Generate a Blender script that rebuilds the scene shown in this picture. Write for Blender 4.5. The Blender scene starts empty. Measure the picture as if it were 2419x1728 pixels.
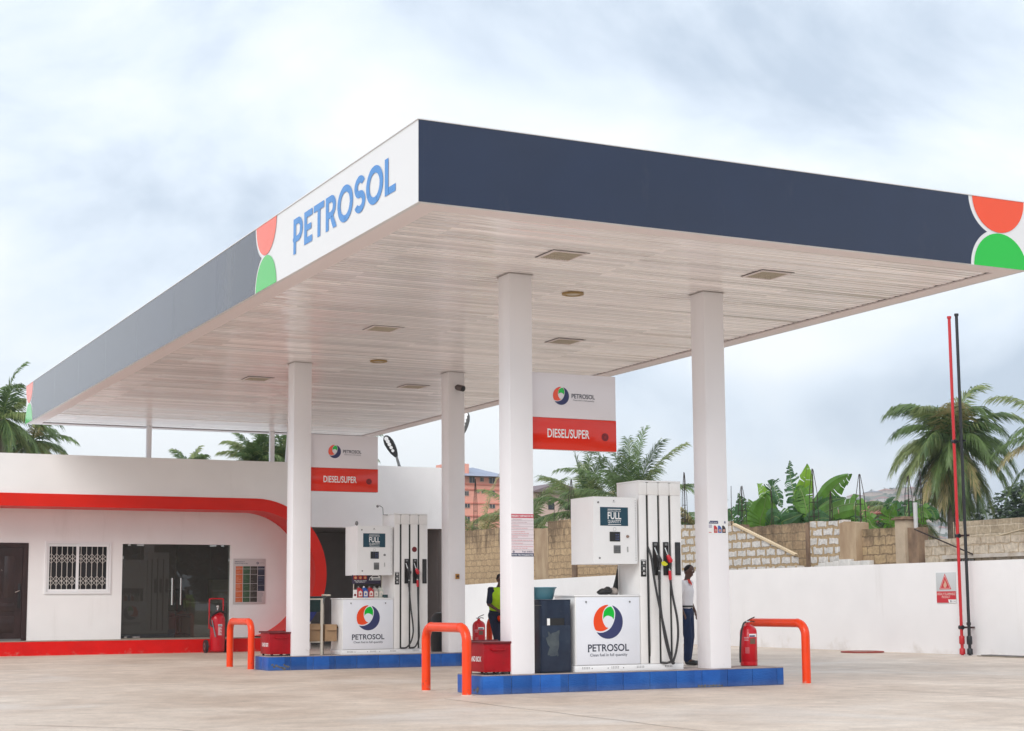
import bpy, bmesh, math, random
from mathutils import Vector, Matrix, noise
random.seed(11)
S = bpy.context.scene
C = S.collection
R = math.radians
# ------------------------------------------------------------------ camera
cam_d = bpy.data.cameras.new("camera"); cam = bpy.data.objects.new("camera", cam_d); C.objects.link(cam)
yaw, pit, rol = 0.4603, 0.1195, -0.0063
f_ = Vector((math.sin(yaw)*math.cos(pit), math.cos(yaw)*math.cos(pit), math.sin(pit)))
r_ = Vector((math.cos(yaw), -math.sin(yaw), 0)); u_ = r_.cross(f_)
rr = math.cos(rol)*r_ + math.sin(rol)*u_; uu = -math.sin(rol)*r_ + math.cos(rol)*u_
M4 = Matrix(((rr.x, uu.x, -f_.x, -1.704), (rr.y, uu.y, -f_.y, -0.6617), (rr.z, uu.z, -f_.z, 1.1362), (0, 0, 0, 1)))
cam.matrix_world = M4
cam_d.sensor_width = 36; cam_d.lens = 3794.72/2419*36
cam_d.shift_x = 0.0078; cam_d.shift_y = 0.04235
cam_d.clip_start = 0.1; cam_d.clip_end = 6000
S.camera = cam
# ------------------------------------------------------------------ world
SUN_EL, SUN_AZ = 37, 228       # azimuth the light comes from, clockwise from +Y
wd = bpy.data.worlds.new("World"); S.world = wd; wd.use_nodes = True
nt = wd.node_tree; nt.nodes.clear()
def N(nt, t, **k):
    n = nt.nodes.new(t)
    for a, b in k.items(): setattr(n, a, b)
    return n
wo = N(nt, 'ShaderNodeOutputWorld'); bg = N(nt, 'ShaderNodeBackground'); bg.inputs[1].default_value = 0.1
nt.links.new(bg.outputs[0], wo.inputs[0])
sky = N(nt, 'ShaderNodeTexSky'); sky.sky_type = 'NISHITA'; sky.sun_disc = False
sky.sun_elevation = R(SUN_EL); sky.sun_rotation = R(SUN_AZ); sky.dust_density = 3
tc = N(nt, 'ShaderNodeTexCoord'); mp = N(nt, 'ShaderNodeMapping'); mp.inputs['Scale'].default_value = (1, 1, 2.0)
nt.links.new(tc.outputs['Generated'], mp.inputs[0])
n1 = N(nt, 'ShaderNodeTexNoise'); n1.inputs['Scale'].default_value = 3.6; n1.inputs['Detail'].default_value = 7; n1.inputs['Roughness'].default_value = 0.55; n1.inputs['Distortion'].default_value = 0.5
nt.links.new(mp.outputs[0], n1.inputs[0])
def blob(d, size, amt, prev):
    """soft patch of thicker or thinner cloud, or of added brightness, in one direction of the sky"""
    v = N(nt, 'ShaderNodeVectorMath', operation='SUBTRACT'); v.inputs[1].default_value = Vector(d).normalized()
    nm = N(nt, 'ShaderNodeVectorMath', operation='NORMALIZE'); nt.links.new(tc.outputs['Generated'], nm.inputs[0]); nt.links.new(nm.outputs[0], v.inputs[0])
    v2 = N(nt, 'ShaderNodeVectorMath', operation='MULTIPLY'); v2.inputs[1].default_value = (1/size[0], 1/size[0], 1/size[1]); nt.links.new(v.outputs[0], v2.inputs[0])
    ln = N(nt, 'ShaderNodeVectorMath', operation='LENGTH'); nt.links.new(v2.outputs[0], ln.inputs[0])
    mr = N(nt, 'ShaderNodeMapRange', interpolation_type='SMOOTHERSTEP'); mr.inputs[1].default_value = 0; mr.inputs[2].default_value = 1; mr.inputs[3].default_value = amt; mr.inputs[4].default_value = 0
    nt.links.new(ln.outputs['Value'], mr.inputs[0])
    ad = N(nt, 'ShaderNodeMath', operation='ADD'); nt.links.new(prev, ad.inputs[0]); nt.links.new(mr.outputs[0], ad.inputs[1])
    return ad.outputs[0]
h = n1.outputs['Fac']
SKYBLOBS = [((0.202, 0.9262, 0.3183), (0.26, 0.14), 0.07), ((0.2291, 0.9426, 0.2431), (0.15, 0.06), -0.12), ((0.2985, 0.9058, 0.3007), (0.1, 0.06), -0.05), ((0.3903, 0.8573, 0.3358), (0.16, 0.07), -0.06), ((0.5986, 0.7334, 0.3221), (0.22, 0.09), -0.11), ((0.6124, 0.783, 0.1096), (0.2, 0.055), -0.18), ((0.6805, 0.7191, 0.141), (0.1, 0.06), -0.1), ((0.5212, 0.8124, 0.2613), (0.2, 0.08), 0.06), ((0.2431, 0.965, 0.0983), (0.2, 0.06), 0.18), ((0.4747, 0.8752, 0.0933), (0.16, 0.06), 0.1), ((0.5774, 0.8022, 0.1518), (0.1, 0.03), 0.08), ((0.386, 0.9165, 0.105), (0.12, 0.05), 0.2), ((-0.2416, 0.9552, 0.171), (0.35, 0.25), 0.18), ((-0.3275, 0.9098, 0.2548), (0.35, 0.25), 0.18)]  # last two lie out of view, added to brighten the left fascia's reflection
for d, s, a in SKYBLOBS: h = blob(d, s, a, h)
rp = N(nt, 'ShaderNodeValToRGB'); e = rp.color_ramp.elements
e[0].position = 0.35; e[0].color = (0.41, 0.48, 0.57, 1); e[1].position = 0.66; e[1].color = (0.76, 0.785, 0.80, 1)
x = e.new(0.49); x.color = (0.60, 0.665, 0.74, 1)
nt.links.new(h, rp.inputs[0])
sc = N(nt, 'ShaderNodeVectorMath', operation='SCALE'); sc.inputs['Scale'].default_value = 8.2; nt.links.new(rp.outputs[0], sc.inputs[0])
mx = N(nt, 'ShaderNodeMix', data_type='RGBA'); mx.inputs[0].default_value = 0.93
nt.links.new(sky.outputs[0], mx.inputs[6]); nt.links.new(sc.outputs[0], mx.inputs[7]); nt.links.new(mx.outputs[2], bg.inputs[0])
# ------------------------------------------------------------------ sun
sd = bpy.data.lights.new("sun", 'SUN'); sd.energy = 1.1; sd.angle = R(36); sd.color = (1.0, 0.965, 0.92)
sun = bpy.data.objects.new("sun", sd); C.objects.link(sun)
az = R(SUN_AZ); el = R(SUN_EL)
to_sun = Vector((math.sin(az)*math.cos(el), math.cos(az)*math.cos(el), math.sin(el)))
sun.rotation_euler = (-to_sun).to_track_quat('-Z', 'Y').to_euler(); sun.location = (0, 0, 40)
# ------------------------------------------------------------------ view
S.view_settings.view_transform = 'Standard'; S.view_settings.look = 'None'; S.view_settings.gamma = 1
S.view_settings.exposure = 0.93
S.render.engine = 'CYCLES'
S.render.resolution_x = 1024; S.render.resolution_y = 731
S.cycles.max_bounces = 8; S.cycles.transparent_max_bounces = 12

# ================================================================== materials
def mat(name, col, rough=0.5, metal=0.0, var=0.0, scale=4.0, bump=0.0, bscale=None, coat=0.0, col2=None, stretch=(1, 1, 1), spec=None, detail=4):
    m = bpy.data.materials.new(name); m.use_nodes = True; t = m.node_tree; b = t.nodes['Principled BSDF']
    b.inputs['Base Color'].default_value = (*col, 1); b.inputs['Roughness'].default_value = rough; b.inputs['Metallic'].default_value = metal
    if coat: b.inputs['Coat Weight'].default_value = coat; b.inputs['Coat Roughness'].default_value = 0.08
    if spec is not None: b.inputs['Specular IOR Level'].default_value = spec
    if var or col2 or bump:
        tcn = N(t, 'ShaderNodeTexCoord'); mpn = N(t, 'ShaderNodeMapping'); mpn.inputs['Scale'].default_value = stretch
        t.links.new(tcn.outputs['Object'], mpn.inputs[0])
    if var or col2:
        nn = N(t, 'ShaderNodeTexNoise'); nn.inputs['Scale'].default_value = scale; nn.inputs['Detail'].default_value = detail; nn.inputs['Roughness'].default_value = 0.6
        t.links.new(mpn.outputs[0], nn.inputs[0])
        cr = N(t, 'ShaderNodeValToRGB'); cr.color_ramp.elements[0].position = 0.3; cr.color_ramp.elements[1].position = 0.7
        c2 = col2 or tuple(min(1, c*(1+var)) for c in col); c1 = col if col2 else tuple(c*(1-var) for c in col)
        cr.color_ramp.elements[0].color = (*c1, 1); cr.color_ramp.elements[1].color = (*c2, 1)
        t.links.new(nn.outputs['Fac'], cr.inputs[0]); t.links.new(cr.outputs[0], b.inputs['Base Color'])
    if bump:
        nb = N(t, 'ShaderNodeTexNoise'); nb.inputs['Scale'].default_value = bscale or scale; nb.inputs['Detail'].default_value = 3
        t.links.new(mpn.outputs[0], nb.inputs[0])
        bp = N(t, 'ShaderNodeBump'); bp.inputs['Strength'].default_value = bump; bp.inputs['Distance'].default_value = 0.02
        t.links.new(nb.outputs['Fac'], bp.inputs['Height']); t.links.new(bp.outputs[0], b.inputs['Normal'])
    return m
def blockmat(name, c1, c2, mortar, bw, bh, ms, dirt=(0.2, 0.15, 0.1), dirt_amt=0.5, wob=0.03, ztop=3.1, off=0.5):
    """block wall in the Y-Z plane, with wobbly mortar and weather stain"""
    m = bpy.data.materials.new(name); m.use_nodes = True; t = m.node_tree; b = t.nodes['Principled BSDF']; b.inputs['Roughness'].default_value = 0.92; b.inputs['Specular IOR Level'].default_value = 0.15
    g = N(t, 'ShaderNodeNewGeometry'); sp = N(t, 'ShaderNodeSeparateXYZ'); t.links.new(g.outputs['Position'], sp.inputs[0])
    cb = N(t, 'ShaderNodeCombineXYZ')
    ny = N(t, 'ShaderNodeMath', operation='MULTIPLY'); ny.inputs[1].default_value = -1; t.links.new(sp.outputs['Y'], ny.inputs[0])
    t.links.new(ny.outputs[0], cb.inputs[0]); t.links.new(sp.outputs['Z'], cb.inputs[1]); t.links.new(sp.outputs['X'], cb.inputs[2])
    wn = N(t, 'ShaderNodeTexNoise'); wn.inputs['Scale'].default_value = 5; wn.inputs['Detail'].default_value = 3; t.links.new(g.outputs['Position'], wn.inputs[0])
    ws = N(t, 'ShaderNodeVectorMath', operation='SUBTRACT'); ws.inputs[1].default_value = (.5, .5, .5); t.links.new(wn.outputs['Color'], ws.inputs[0])
    wm = N(t, 'ShaderNodeVectorMath', operation='SCALE'); wm.inputs['Scale'].default_value = wob*4; t.links.new(ws.outputs[0], wm.inputs[0])
    wa = N(t, 'ShaderNodeVectorMath', operation='ADD'); t.links.new(cb.outputs[0], wa.inputs[0]); t.links.new(wm.outputs[0], wa.inputs[1])
    br = N(t, 'ShaderNodeTexBrick'); br.offset = off; br.inputs['Color1'].default_value = (*c1, 1); br.inputs['Color2'].default_value = (*c2, 1); br.inputs['Mortar'].default_value = (*mortar, 1)
    br.inputs['Scale'].default_value = 1; br.inputs['Mortar Size'].default_value = ms; br.inputs['Mortar Smooth'].default_value = 0.25; br.inputs['Brick Width'].default_value = bw; br.inputs['Row Height'].default_value = bh
    t.links.new(wa.outputs[0], br.inputs[0])
    dn = N(t, 'ShaderNodeTexNoise'); dn.inputs['Scale'].default_value = 1.6; dn.inputs['Detail'].default_value = 6; dn.inputs['Roughness'].default_value = 0.7
    mp2 = N(t, 'ShaderNodeMapping'); mp2.inputs['Scale'].default_value = (1, 1.4, .55); t.links.new(g.outputs['Position'], mp2.inputs[0]); t.links.new(mp2.outputs[0], dn.inputs[0])
    zr = N(t, 'ShaderNodeMapRange'); zr.inputs[1].default_value = ztop-0.9; zr.inputs[2].default_value = ztop; zr.inputs[3].default_value = -0.12; zr.inputs[4].default_value = 0.14; t.links.new(sp.outputs['Z'], zr.inputs[0])
    ad = N(t, 'ShaderNodeMath', operation='ADD'); t.links.new(dn.outputs['Fac'], ad.inputs[0]); t.links.new(zr.outputs[0], ad.inputs[1])
    rp = N(t, 'ShaderNodeMapRange'); rp.inputs[1].default_value = 0.5; rp.inputs[2].default_value = 0.68; rp.inputs[3].default_value = 0; rp.inputs[4].default_value = dirt_amt; t.links.new(ad.outputs[0], rp.inputs[0])
    mx = N(t, 'ShaderNodeMix', data_type='RGBA'); t.links.new(rp.outputs[0], mx.inputs[0]); t.links.new(br.outputs['Color'], mx.inputs[6]); mx.inputs[7].default_value = (*dirt, 1)
    fn = N(t, 'ShaderNodeTexNoise'); fn.inputs['Scale'].default_value = 14; fn.inputs['Detail'].default_value = 4; t.links.new(g.outputs['Position'], fn.inputs[0])
    fm = N(t, 'ShaderNodeMapRange'); fm.inputs[1].default_value = .3; fm.inputs[2].default_value = .7; fm.inputs[3].default_value = .78; fm.inputs[4].default_value = 1.18; t.links.new(fn.outputs['Fac'], fm.inputs[0])
    mm = N(t, 'ShaderNodeVectorMath', operation='SCALE'); t.links.new(mx.outputs[2], mm.inputs[0]); t.links.new(fm.outputs[0], mm.inputs['Scale']); t.links.new(mm.outputs[0], b.inputs['Base Color'])
    bp = N(t, 'ShaderNodeBump'); bp.inputs['Strength'].default_value = 0.7; bp.inputs['Distance'].default_value = 0.03; bp.invert = True
    t.links.new(br.outputs['Fac'], bp.inputs['Height']); t.links.new(bp.outputs[0], b.inputs['Normal'])
    return m

WHITE = mat('white_paint', (.85, .85, .86), .42, var=.03, scale=1.2, bump=.03, bscale=6)
COLW = mat('column_paint', (.90, .885, .91), .38, var=.02, scale=1.5, bump=.03, bscale=5)
PLASTER = mat('white_plaster', (.89, .875, .87), .75, var=.035, scale=.9, bump=.06, bscale=20)
WALLP = mat('wall_plaster', (.87, .86, .865), .8, var=.03, scale=1.1, bump=.08, bscale=14)
NAVY = mat('navy_sheet', (.006, .015, .048), .5, spec=.15, var=.12, scale=.6, bump=.45, bscale=.9, coat=1.0)
NAVY.node_tree.nodes['Principled BSDF'].inputs['Coat IOR'].default_value = 1.5; NAVY.node_tree.nodes['Principled BSDF'].inputs['Coat Roughness'].default_value = .13
WSHEET = mat('white_sheet', (.76, .76, .77), .35, bump=.2, bscale=.9, coat=.3)
BLUELET = mat('blue_lettering', (.008, .22, .62), .5, spec=.3, coat=.7)
ORANGE = mat('orange_vinyl', (.86, .075, .015), .4, coat=1.0, spec=.1)
GREEN = mat('green_vinyl', (.003, .50, .040), .4, coat=1.0, spec=.1)
for m_ in (ORANGE, GREEN, BLUELET): m_.node_tree.nodes['Principled BSDF'].inputs['Coat IOR'].default_value = 1.5
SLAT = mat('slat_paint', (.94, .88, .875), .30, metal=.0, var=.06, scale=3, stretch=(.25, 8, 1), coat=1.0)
def _slat_glints():  # random tone per slat run paints glint streaks into the base colour
    t = SLAT.node_tree; b = t.nodes['Principled BSDF']; src = b.inputs['Base Color'].links[0].from_socket
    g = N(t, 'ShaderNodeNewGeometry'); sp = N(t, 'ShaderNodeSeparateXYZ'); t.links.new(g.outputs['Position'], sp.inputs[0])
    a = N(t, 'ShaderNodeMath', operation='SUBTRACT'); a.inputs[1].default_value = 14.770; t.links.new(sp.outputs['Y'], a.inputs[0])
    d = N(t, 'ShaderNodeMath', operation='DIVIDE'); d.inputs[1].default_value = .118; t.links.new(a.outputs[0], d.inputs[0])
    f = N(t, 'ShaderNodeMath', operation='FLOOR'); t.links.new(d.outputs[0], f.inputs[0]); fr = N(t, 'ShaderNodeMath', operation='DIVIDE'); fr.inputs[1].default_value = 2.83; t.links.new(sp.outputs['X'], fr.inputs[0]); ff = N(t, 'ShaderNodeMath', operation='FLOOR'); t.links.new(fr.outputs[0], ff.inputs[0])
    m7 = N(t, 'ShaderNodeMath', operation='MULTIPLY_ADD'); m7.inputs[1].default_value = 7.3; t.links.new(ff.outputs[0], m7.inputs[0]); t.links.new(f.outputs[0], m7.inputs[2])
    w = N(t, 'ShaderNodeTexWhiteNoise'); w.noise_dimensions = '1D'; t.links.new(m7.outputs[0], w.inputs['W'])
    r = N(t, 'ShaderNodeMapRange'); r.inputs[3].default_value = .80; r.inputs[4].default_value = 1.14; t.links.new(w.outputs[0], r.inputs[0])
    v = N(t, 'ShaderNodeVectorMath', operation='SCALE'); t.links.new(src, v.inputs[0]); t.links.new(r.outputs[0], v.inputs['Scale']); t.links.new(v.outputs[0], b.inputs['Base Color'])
_slat_glints()
SLAT.node_tree.nodes['Principled BSDF'].inputs['Coat Roughness'].default_value = .07; SLAT.node_tree.nodes['Principled BSDF'].inputs['Coat IOR'].default_value = 2.35
TRIM = mat('trim_paint', (.80, .72, .72), .4)
GAP = mat('dark_gap', (.035, .03, .03), .8)
SHADOWGAP = mat('shadow_gap_grey', (.16, .14, .13), .8)
LOUVRE = mat('louvre_beige', (.56, .50, .40), .5)
LOUVREB = mat('louvre_back', (.20, .17, .12), .6)
BRASS = mat('aged_brass', (.38, .25, .09), .45, metal=.3)
RED = mat('red_gloss', (.72, .016, .005), .45, spec=.25, var=.08, scale=1.0, bump=.04, bscale=8)
PLINTHRED = mat('plinth_red', (.68, .006, .004), .6, spec=.2, var=.1, scale=2, bump=.06, bscale=10)
BOLL = mat('bollard_orange', (.84, .052, .003), .35, coat=.35, spec=.25, var=.05, scale=6)
SANDRED = mat('sandbox_red', (.36, .003, .010), .45, spec=.25, var=.18, scale=5, bump=.08, bscale=9)
SANDRED2 = mat('sandbox_dark_red', (.13, .006, .010), .5, var=.15, scale=6)
EXTRED = mat('extinguisher_red', (.56, .002, .012), .3, coat=.4, spec=.25)
DOORB = mat('door_brown', (.030, .014, .013), .35, var=.35, scale=6, stretch=(1, 1, .3), coat=.25)
STEEL = mat('brushed_steel', (.62, .62, .60), .25, metal=1)
GREYM = mat('grey_metal', (.22, .22, .22), .4, metal=.5)
BLACK = mat('black_plastic', (.014, .014, .015), .45)
RUBBER = mat('black_rubber', (.028, .028, .030), .5, var=.2, scale=20)
PUMPW = mat('pump_white', (.85, .85, .855), .32, coat=.3, var=.02, scale=3)
PUMPP = mat('pump_panel', (.79, .81, .87), .35, coat=.3, var=.02, scale=3)
PUMPT = mat('pump_tower_white', (.85, .84, .83), .35, coat=.2, var=.025, scale=4)
TEALNAVY = mat('sticker_navy', (.006, .052, .085), .4)
LNAVY = mat('logo_navy', (.030, .038, .13), .45)
LTEXT = mat('letter_navy', (.022, .028, .055), .5)
TGREY = mat('tagline_grey', (.12, .13, .17), .5)
LWHITE = mat('letter_white', (.86, .86, .86), .5)
SIGNW = mat('sign_white', (.80, .77, .81), .3, coat=.3, bump=.03, bscale=3)
SIGNR = mat('sign_red', (.74, .024, .006), .2, spec=.3, coat=.5, bump=.03, bscale=3)
DKRED = mat('dark_red', (.16, .006, .010), .5)
NOZRED = mat('nozzle_red', (.60, .01, .025), .35, coat=.3)
YEL = mat('yellow_tag', (.60, .60, .02), .5)
BINNAVY = mat('bin_navy', (.010, .018, .040), .5, spec=.3, col2=(.018, .030, .058), scale=6, bump=.08, bscale=10, coat=.2)
SCUFF = mat('bin_scuff', (.030, .042, .060), .7, col2=(.085, .105, .112), scale=7)
BASIN = mat('basin_teal', (.085, .24, .31), .35, coat=.2)
DKGREEN = mat('basin_dark_green', (.006, .04, .045), .35)
CARD = mat('cardboard', (.40, .26, .15), .85, var=.12, scale=6, bump=.05)
CREAMM = mat('cream_metal', (.66, .62, .54), .5, var=.06)
ISLTOP = mat('island_concrete', (.36, .30, .28), .9, var=.25, scale=7, bump=.2, bscale=30)
GROUT = mat('grout', (.36, .42, .55), .9)
CONC = mat('rough_concrete', (.30, .26, .21), .95, var=.3, scale=5, bump=.3, bscale=12)
PANE = mat('window_dark', (.02, .02, .022), .08)
GRILLE = mat('grille_cream', (.58, .54, .50), .5)
SKIN = mat('dark_skin', (.095, .042, .027), .45)
HAIR = mat('black_hair', (.010, .007, .007), .8, bump=.5, bscale=60)
VEST = mat('hi_vis_vest', (.46, .78, .008), .7, var=.08, scale=8, bump=.15, bscale=12)
NAVYCL = mat('navy_cloth', (.010, .016, .045), .85, var=.25, scale=9, bump=.3, bscale=14)
BLUECL = mat('blue_trousers', (.005, .018, .065), .85, var=.25, scale=7, bump=.35, bscale=12)
WHITECL = mat('white_shirt', (.78, .76, .78), .85, var=.05, scale=7, bump=.35, bscale=12)
REDCL = mat('red_collar', (.62, .05, .03), .8)
REBAR = mat('rusty_rebar', (.030, .017, .014), .8, var=.3, scale=20)
PLANK = mat('raw_timber', (.66, .52, .34), .8, var=.15, scale=5, stretch=(1, .2, 1))
BAMBOO = mat('pale_pole', (.55, .44, .30), .7, var=.1)
TRUNK = mat('palm_trunk', (.13, .105, .08), .9, var=.3, scale=8, bump=.4, bscale=14)
def leafmat(name, col, var=.3, tr=.35, rough=.45):
    m = mat(name, col, rough, var=var, scale=2.5); b = m.node_tree.nodes['Principled BSDF']; t = m.node_tree
    tl = N(t, 'ShaderNodeBsdfTranslucent'); ms = N(t, 'ShaderNodeMixShader'); ms.inputs[0].default_value = tr
    src = b.inputs['Base Color'].links[0].from_socket
    t.links.new(src, tl.inputs[0]); o = [n for n in t.nodes if n.type == 'OUTPUT_MATERIAL'][0]
    t.links.new(b.outputs[0], ms.inputs[1]); t.links.new(tl.outputs[0], ms.inputs[2]); t.links.new(ms.outputs[0], o.inputs[0])
    return m
PALM = [leafmat('palm_green', (.155, .235, .08)), leafmat('palm_deep', (.105, .17, .062)), leafmat('palm_olive', (.28, .33, .13)), leafmat('palm_dry', (.46, .38, .18))]
BAN = [leafmat('banana_green', (.12, .27, .035), .3, .45, .4), leafmat('banana_deep', (.05, .14, .04), .35, .35, .45), leafmat('banana_bright', (.25, .46, .04), .25, .55, .4)]
BUSH = leafmat('bush_dark', (.028, .055, .020), .4, .2)
RIB = mat('leaf_rib', (.15, .22, .06), .6)
PINK = mat('pink_render', (.80, .36, .27), .8, var=.05, scale=.6)
PINKD = mat('pink_band', (.66, .22, .16), .8)
BLUEROOF = mat('blue_grey_roof', (.30, .34, .44), .6, var=.1, scale=.8)
BEIGE = mat('beige_render', (.62, .46, .40), .85)
GREYROOF = mat('grey_roof_sheet', (.22, .235, .25), .7, var=.1, scale=.5)
REDROOF = mat('red_roof_sheet', (.42, .13, .11), .7, var=.1, scale=.5)
DKWIN = mat('dark_window', (.03, .035, .045), .3)

def wear(m, col, scale, lo, hi, amt, zmax=None, stretch=(1, 1, 1)):
    t = m.node_tree; b = t.nodes['Principled BSDF']; ip = b.inputs['Base Color']
    g = N(t, 'ShaderNodeNewGeometry'); mp = N(t, 'ShaderNodeMapping'); mp.inputs['Scale'].default_value = stretch; t.links.new(g.outputs['Position'], mp.inputs[0])
    n = N(t, 'ShaderNodeTexNoise'); n.inputs['Scale'].default_value = scale; n.inputs['Detail'].default_value = 6; n.inputs['Roughness'].default_value = .7; t.links.new(mp.outputs[0], n.inputs[0]); fac = n.outputs['Fac']
    if zmax:
        sp = N(t, 'ShaderNodeSeparateXYZ'); t.links.new(g.outputs['Position'], sp.inputs[0]); zr = N(t, 'ShaderNodeMapRange'); zr.inputs[1].default_value = 0; zr.inputs[2].default_value = zmax; zr.inputs[3].default_value = .12; zr.inputs[4].default_value = -.15; t.links.new(sp.outputs['Z'], zr.inputs[0])
        ad = N(t, 'ShaderNodeMath', operation='ADD'); t.links.new(fac, ad.inputs[0]); t.links.new(zr.outputs[0], ad.inputs[1]); fac = ad.outputs[0]
    r = N(t, 'ShaderNodeMapRange'); r.inputs[1].default_value = lo; r.inputs[2].default_value = hi; r.inputs[3].default_value = 0; r.inputs[4].default_value = amt; t.links.new(fac, r.inputs[0])
    mx = N(t, 'ShaderNodeMix', data_type='RGBA'); t.links.new(r.outputs[0], mx.inputs[0])
    if ip.links: t.links.new(ip.links[0].from_socket, mx.inputs[6])
    else: mx.inputs[6].default_value = ip.default_value[:]
    mx.inputs[7].default_value = (*col, 1); t.links.new(mx.outputs[2], ip)
wear(COLW, (.45, .40, .36), 7, .62, .74, .45, .8)
wear(WALLP, (.52, .46, .38), 1.6, .62, .80, .40, .7); wear(WALLP, (.62, .60, .58), 1.2, .58, .75, .25, None, (1, 2.2, .22))
wear(PLASTER, (.60, .57, .54), 1.0, .58, .75, .28, None, (2.0, 1, .25))
wear(BOLL, (.16, .05, .03), 30, .66, .72, .6, .9); wear(BOLL, (.45, .40, .34), 14, .66, .74, .5, .35)
wear(RED, (.40, .05, .04), 5, .62, .72, .35); wear(PLINTHRED, (.40, .30, .24), 5, .60, .74, .5, .25)
wear(PUMPW, (.55, .52, .48), 6, .62, .76, .35, .6); wear(PUMPT, (.55, .52, .48), 5, .62, .76, .25, 1.0)
wear(SANDRED, (.12, .03, .02), 14, .60, .70, .5); wear(BINNAVY, (.09, .10, .11), 9, .60, .72, .5)
wear(NAVY, (.05, .055, .07), .9, .60, .72, .35, None, (1, 1, .3))

# ================================================================== mesh helpers
ORG = Vector((0, 0, 0))
class MB:
    def __init__(s): s.v = []; s.f = []; s.m = []
    def add(s, vs, fs, m=0):
        o = len(s.v); s.v += [tuple(v) for v in vs]
        for f in fs: s.f.append([i+o for i in f]); s.m.append(m)
        return s
    def box(s, x0, y0, z0, x1, y1, z1, m=0, bev=0.0):
        if x0 > x1: x0, x1 = x1, x0
        if y0 > y1: y0, y1 = y1, y0
        if z0 > z1: z0, z1 = z1, z0
        if bev <= 0:
            vs = [(x0,y0,z0),(x1,y0,z0),(x1,y1,z0),(x0,y1,z0),(x0,y0,z1),(x1,y0,z1),(x1,y1,z1),(x0,y1,z1)]
            return s.add(vs, [(0,3,2,1),(4,5,6,7),(0,1,5,4),(1,2,6,5),(2,3,7,6),(3,0,4,7)], m)
        bm = bmesh.new(); bmesh.ops.create_cube(bm, size=1)
        for v in bm.verts: v.co = Vector((x0+(v.co.x+.5)*(x1-x0), y0+(v.co.y+.5)*(y1-y0), z0+(v.co.z+.5)*(z1-z0)))
        bmesh.ops.bevel(bm, geom=bm.edges[:], offset=bev, segments=2, affect='EDGES', profile=.5)
        bm.verts.index_update(); vs = [v.co.copy() for v in bm.verts]; fs = [[v.index for v in f.verts] for f in bm.faces]; bm.free()
        return s.add(vs, fs, m)
    def cyl(s, p0, p1, r0, r1=None, n=12, m=0, caps=True):
        p0 = Vector(p0); p1 = Vector(p1); r1 = r0 if r1 is None else r1
        d = (p1-p0).normalized(); a = d.orthogonal().normalized(); b = d.cross(a)
        vs = []
        for p, r in ((p0, r0), (p1, r1)):
            for i in range(n):
                t = 2*math.pi*i/n; vs.append(p+a*math.cos(t)*r+b*math.sin(t)*r)
        fs = [(i, (i+1) % n, n+(i+1) % n, n+i) for i in range(n)]
        if caps: fs += [tuple(range(n-1, -1, -1)), tuple(range(n, 2*n))]
        return s.add(vs, fs, m)
    def tube(s, pts, r, n=8, m=0, caps=True):
        pts = [Vector(p) for p in pts]; k = len(pts); rs = r if isinstance(r, (list, tuple)) else [r]*k
        t0 = (pts[1]-pts[0]).normalized(); a = t0.orthogonal().normalized(); vs = []
        for i, p in enumerate(pts):
            t = (pts[min(i+1, k-1)]-pts[max(i-1, 0)]).normalized()
            a = (a-t*a.dot(t)).normalized(); b = t.cross(a)
            for j in range(n):
                q = 2*math.pi*j/n; vs.append(p+a*math.cos(q)*rs[i]+b*math.sin(q)*rs[i])
        fs = []
        for i in range(k-1):
            for j in range(n): fs.append((i*n+j, i*n+(j+1) % n, (i+1)*n+(j+1) % n, (i+1)*n+j))
        if caps: fs += [tuple(range(n-1, -1, -1)), tuple(range((k-1)*n, k*n))]
        return s.add(vs, fs, m)
    def lathe(s, c, prof, n=24, m=0):
        c = Vector(c); vs = []; k = len(prof)
        for (r, z) in prof:
            for j in range(n):
                q = 2*math.pi*j/n; vs.append(c+Vector((math.cos(q)*r, math.sin(q)*r, z)))
        fs = []
        for i in range(k-1):
            for j in range(n): fs.append((i*n+j, i*n+(j+1) % n, (i+1)*n+(j+1) % n, (i+1)*n+j))
        if prof[0][0] > 1e-4: fs.append(tuple(range(n-1, -1, -1)))
        if prof[-1][0] > 1e-4: fs.append(tuple(range((k-1)*n, k*n)))
        return s.add(vs, fs, m)
    def ball(s, c, r, m=0, n=14):
        c = Vector(c); rx, ry, rz = (r, r, r) if not isinstance(r, (tuple, list)) else r; k = n//2; vs = []
        for i in range(k+1):
            th = math.pi*i/k
            for j in range(n):
                ph = 2*math.pi*j/n; vs.append(c+Vector((rx*math.sin(th)*math.cos(ph), ry*math.sin(th)*math.sin(ph), rz*math.cos(th))))
        fs = [(i*n+j, (i+1)*n+j, (i+1)*n+(j+1) % n, i*n+(j+1) % n) for i in range(k) for j in range(n)]
        return s.add(vs, fs, m)
    def prism(s, pts, axis, a, b, m=0):
        """extrude a 2-D outline; axis 'y': pts are (x,z); axis 'x': pts are (y,z); axis 'z': pts are (x,y)"""
        def P(p, t): return {'y': (p[0], t, p[1]), 'x': (t, p[0], p[1]), 'z': (p[0], p[1], t)}[axis]
        n = len(pts); vs = [P(p, a) for p in pts]+[P(p, b) for p in pts]
        return s.add(vs, [tuple(range(n-1, -1, -1)), tuple(range(n, 2*n))]+[(i, (i+1) % n, n+(i+1) % n, n+i) for i in range(n)], m)
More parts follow.
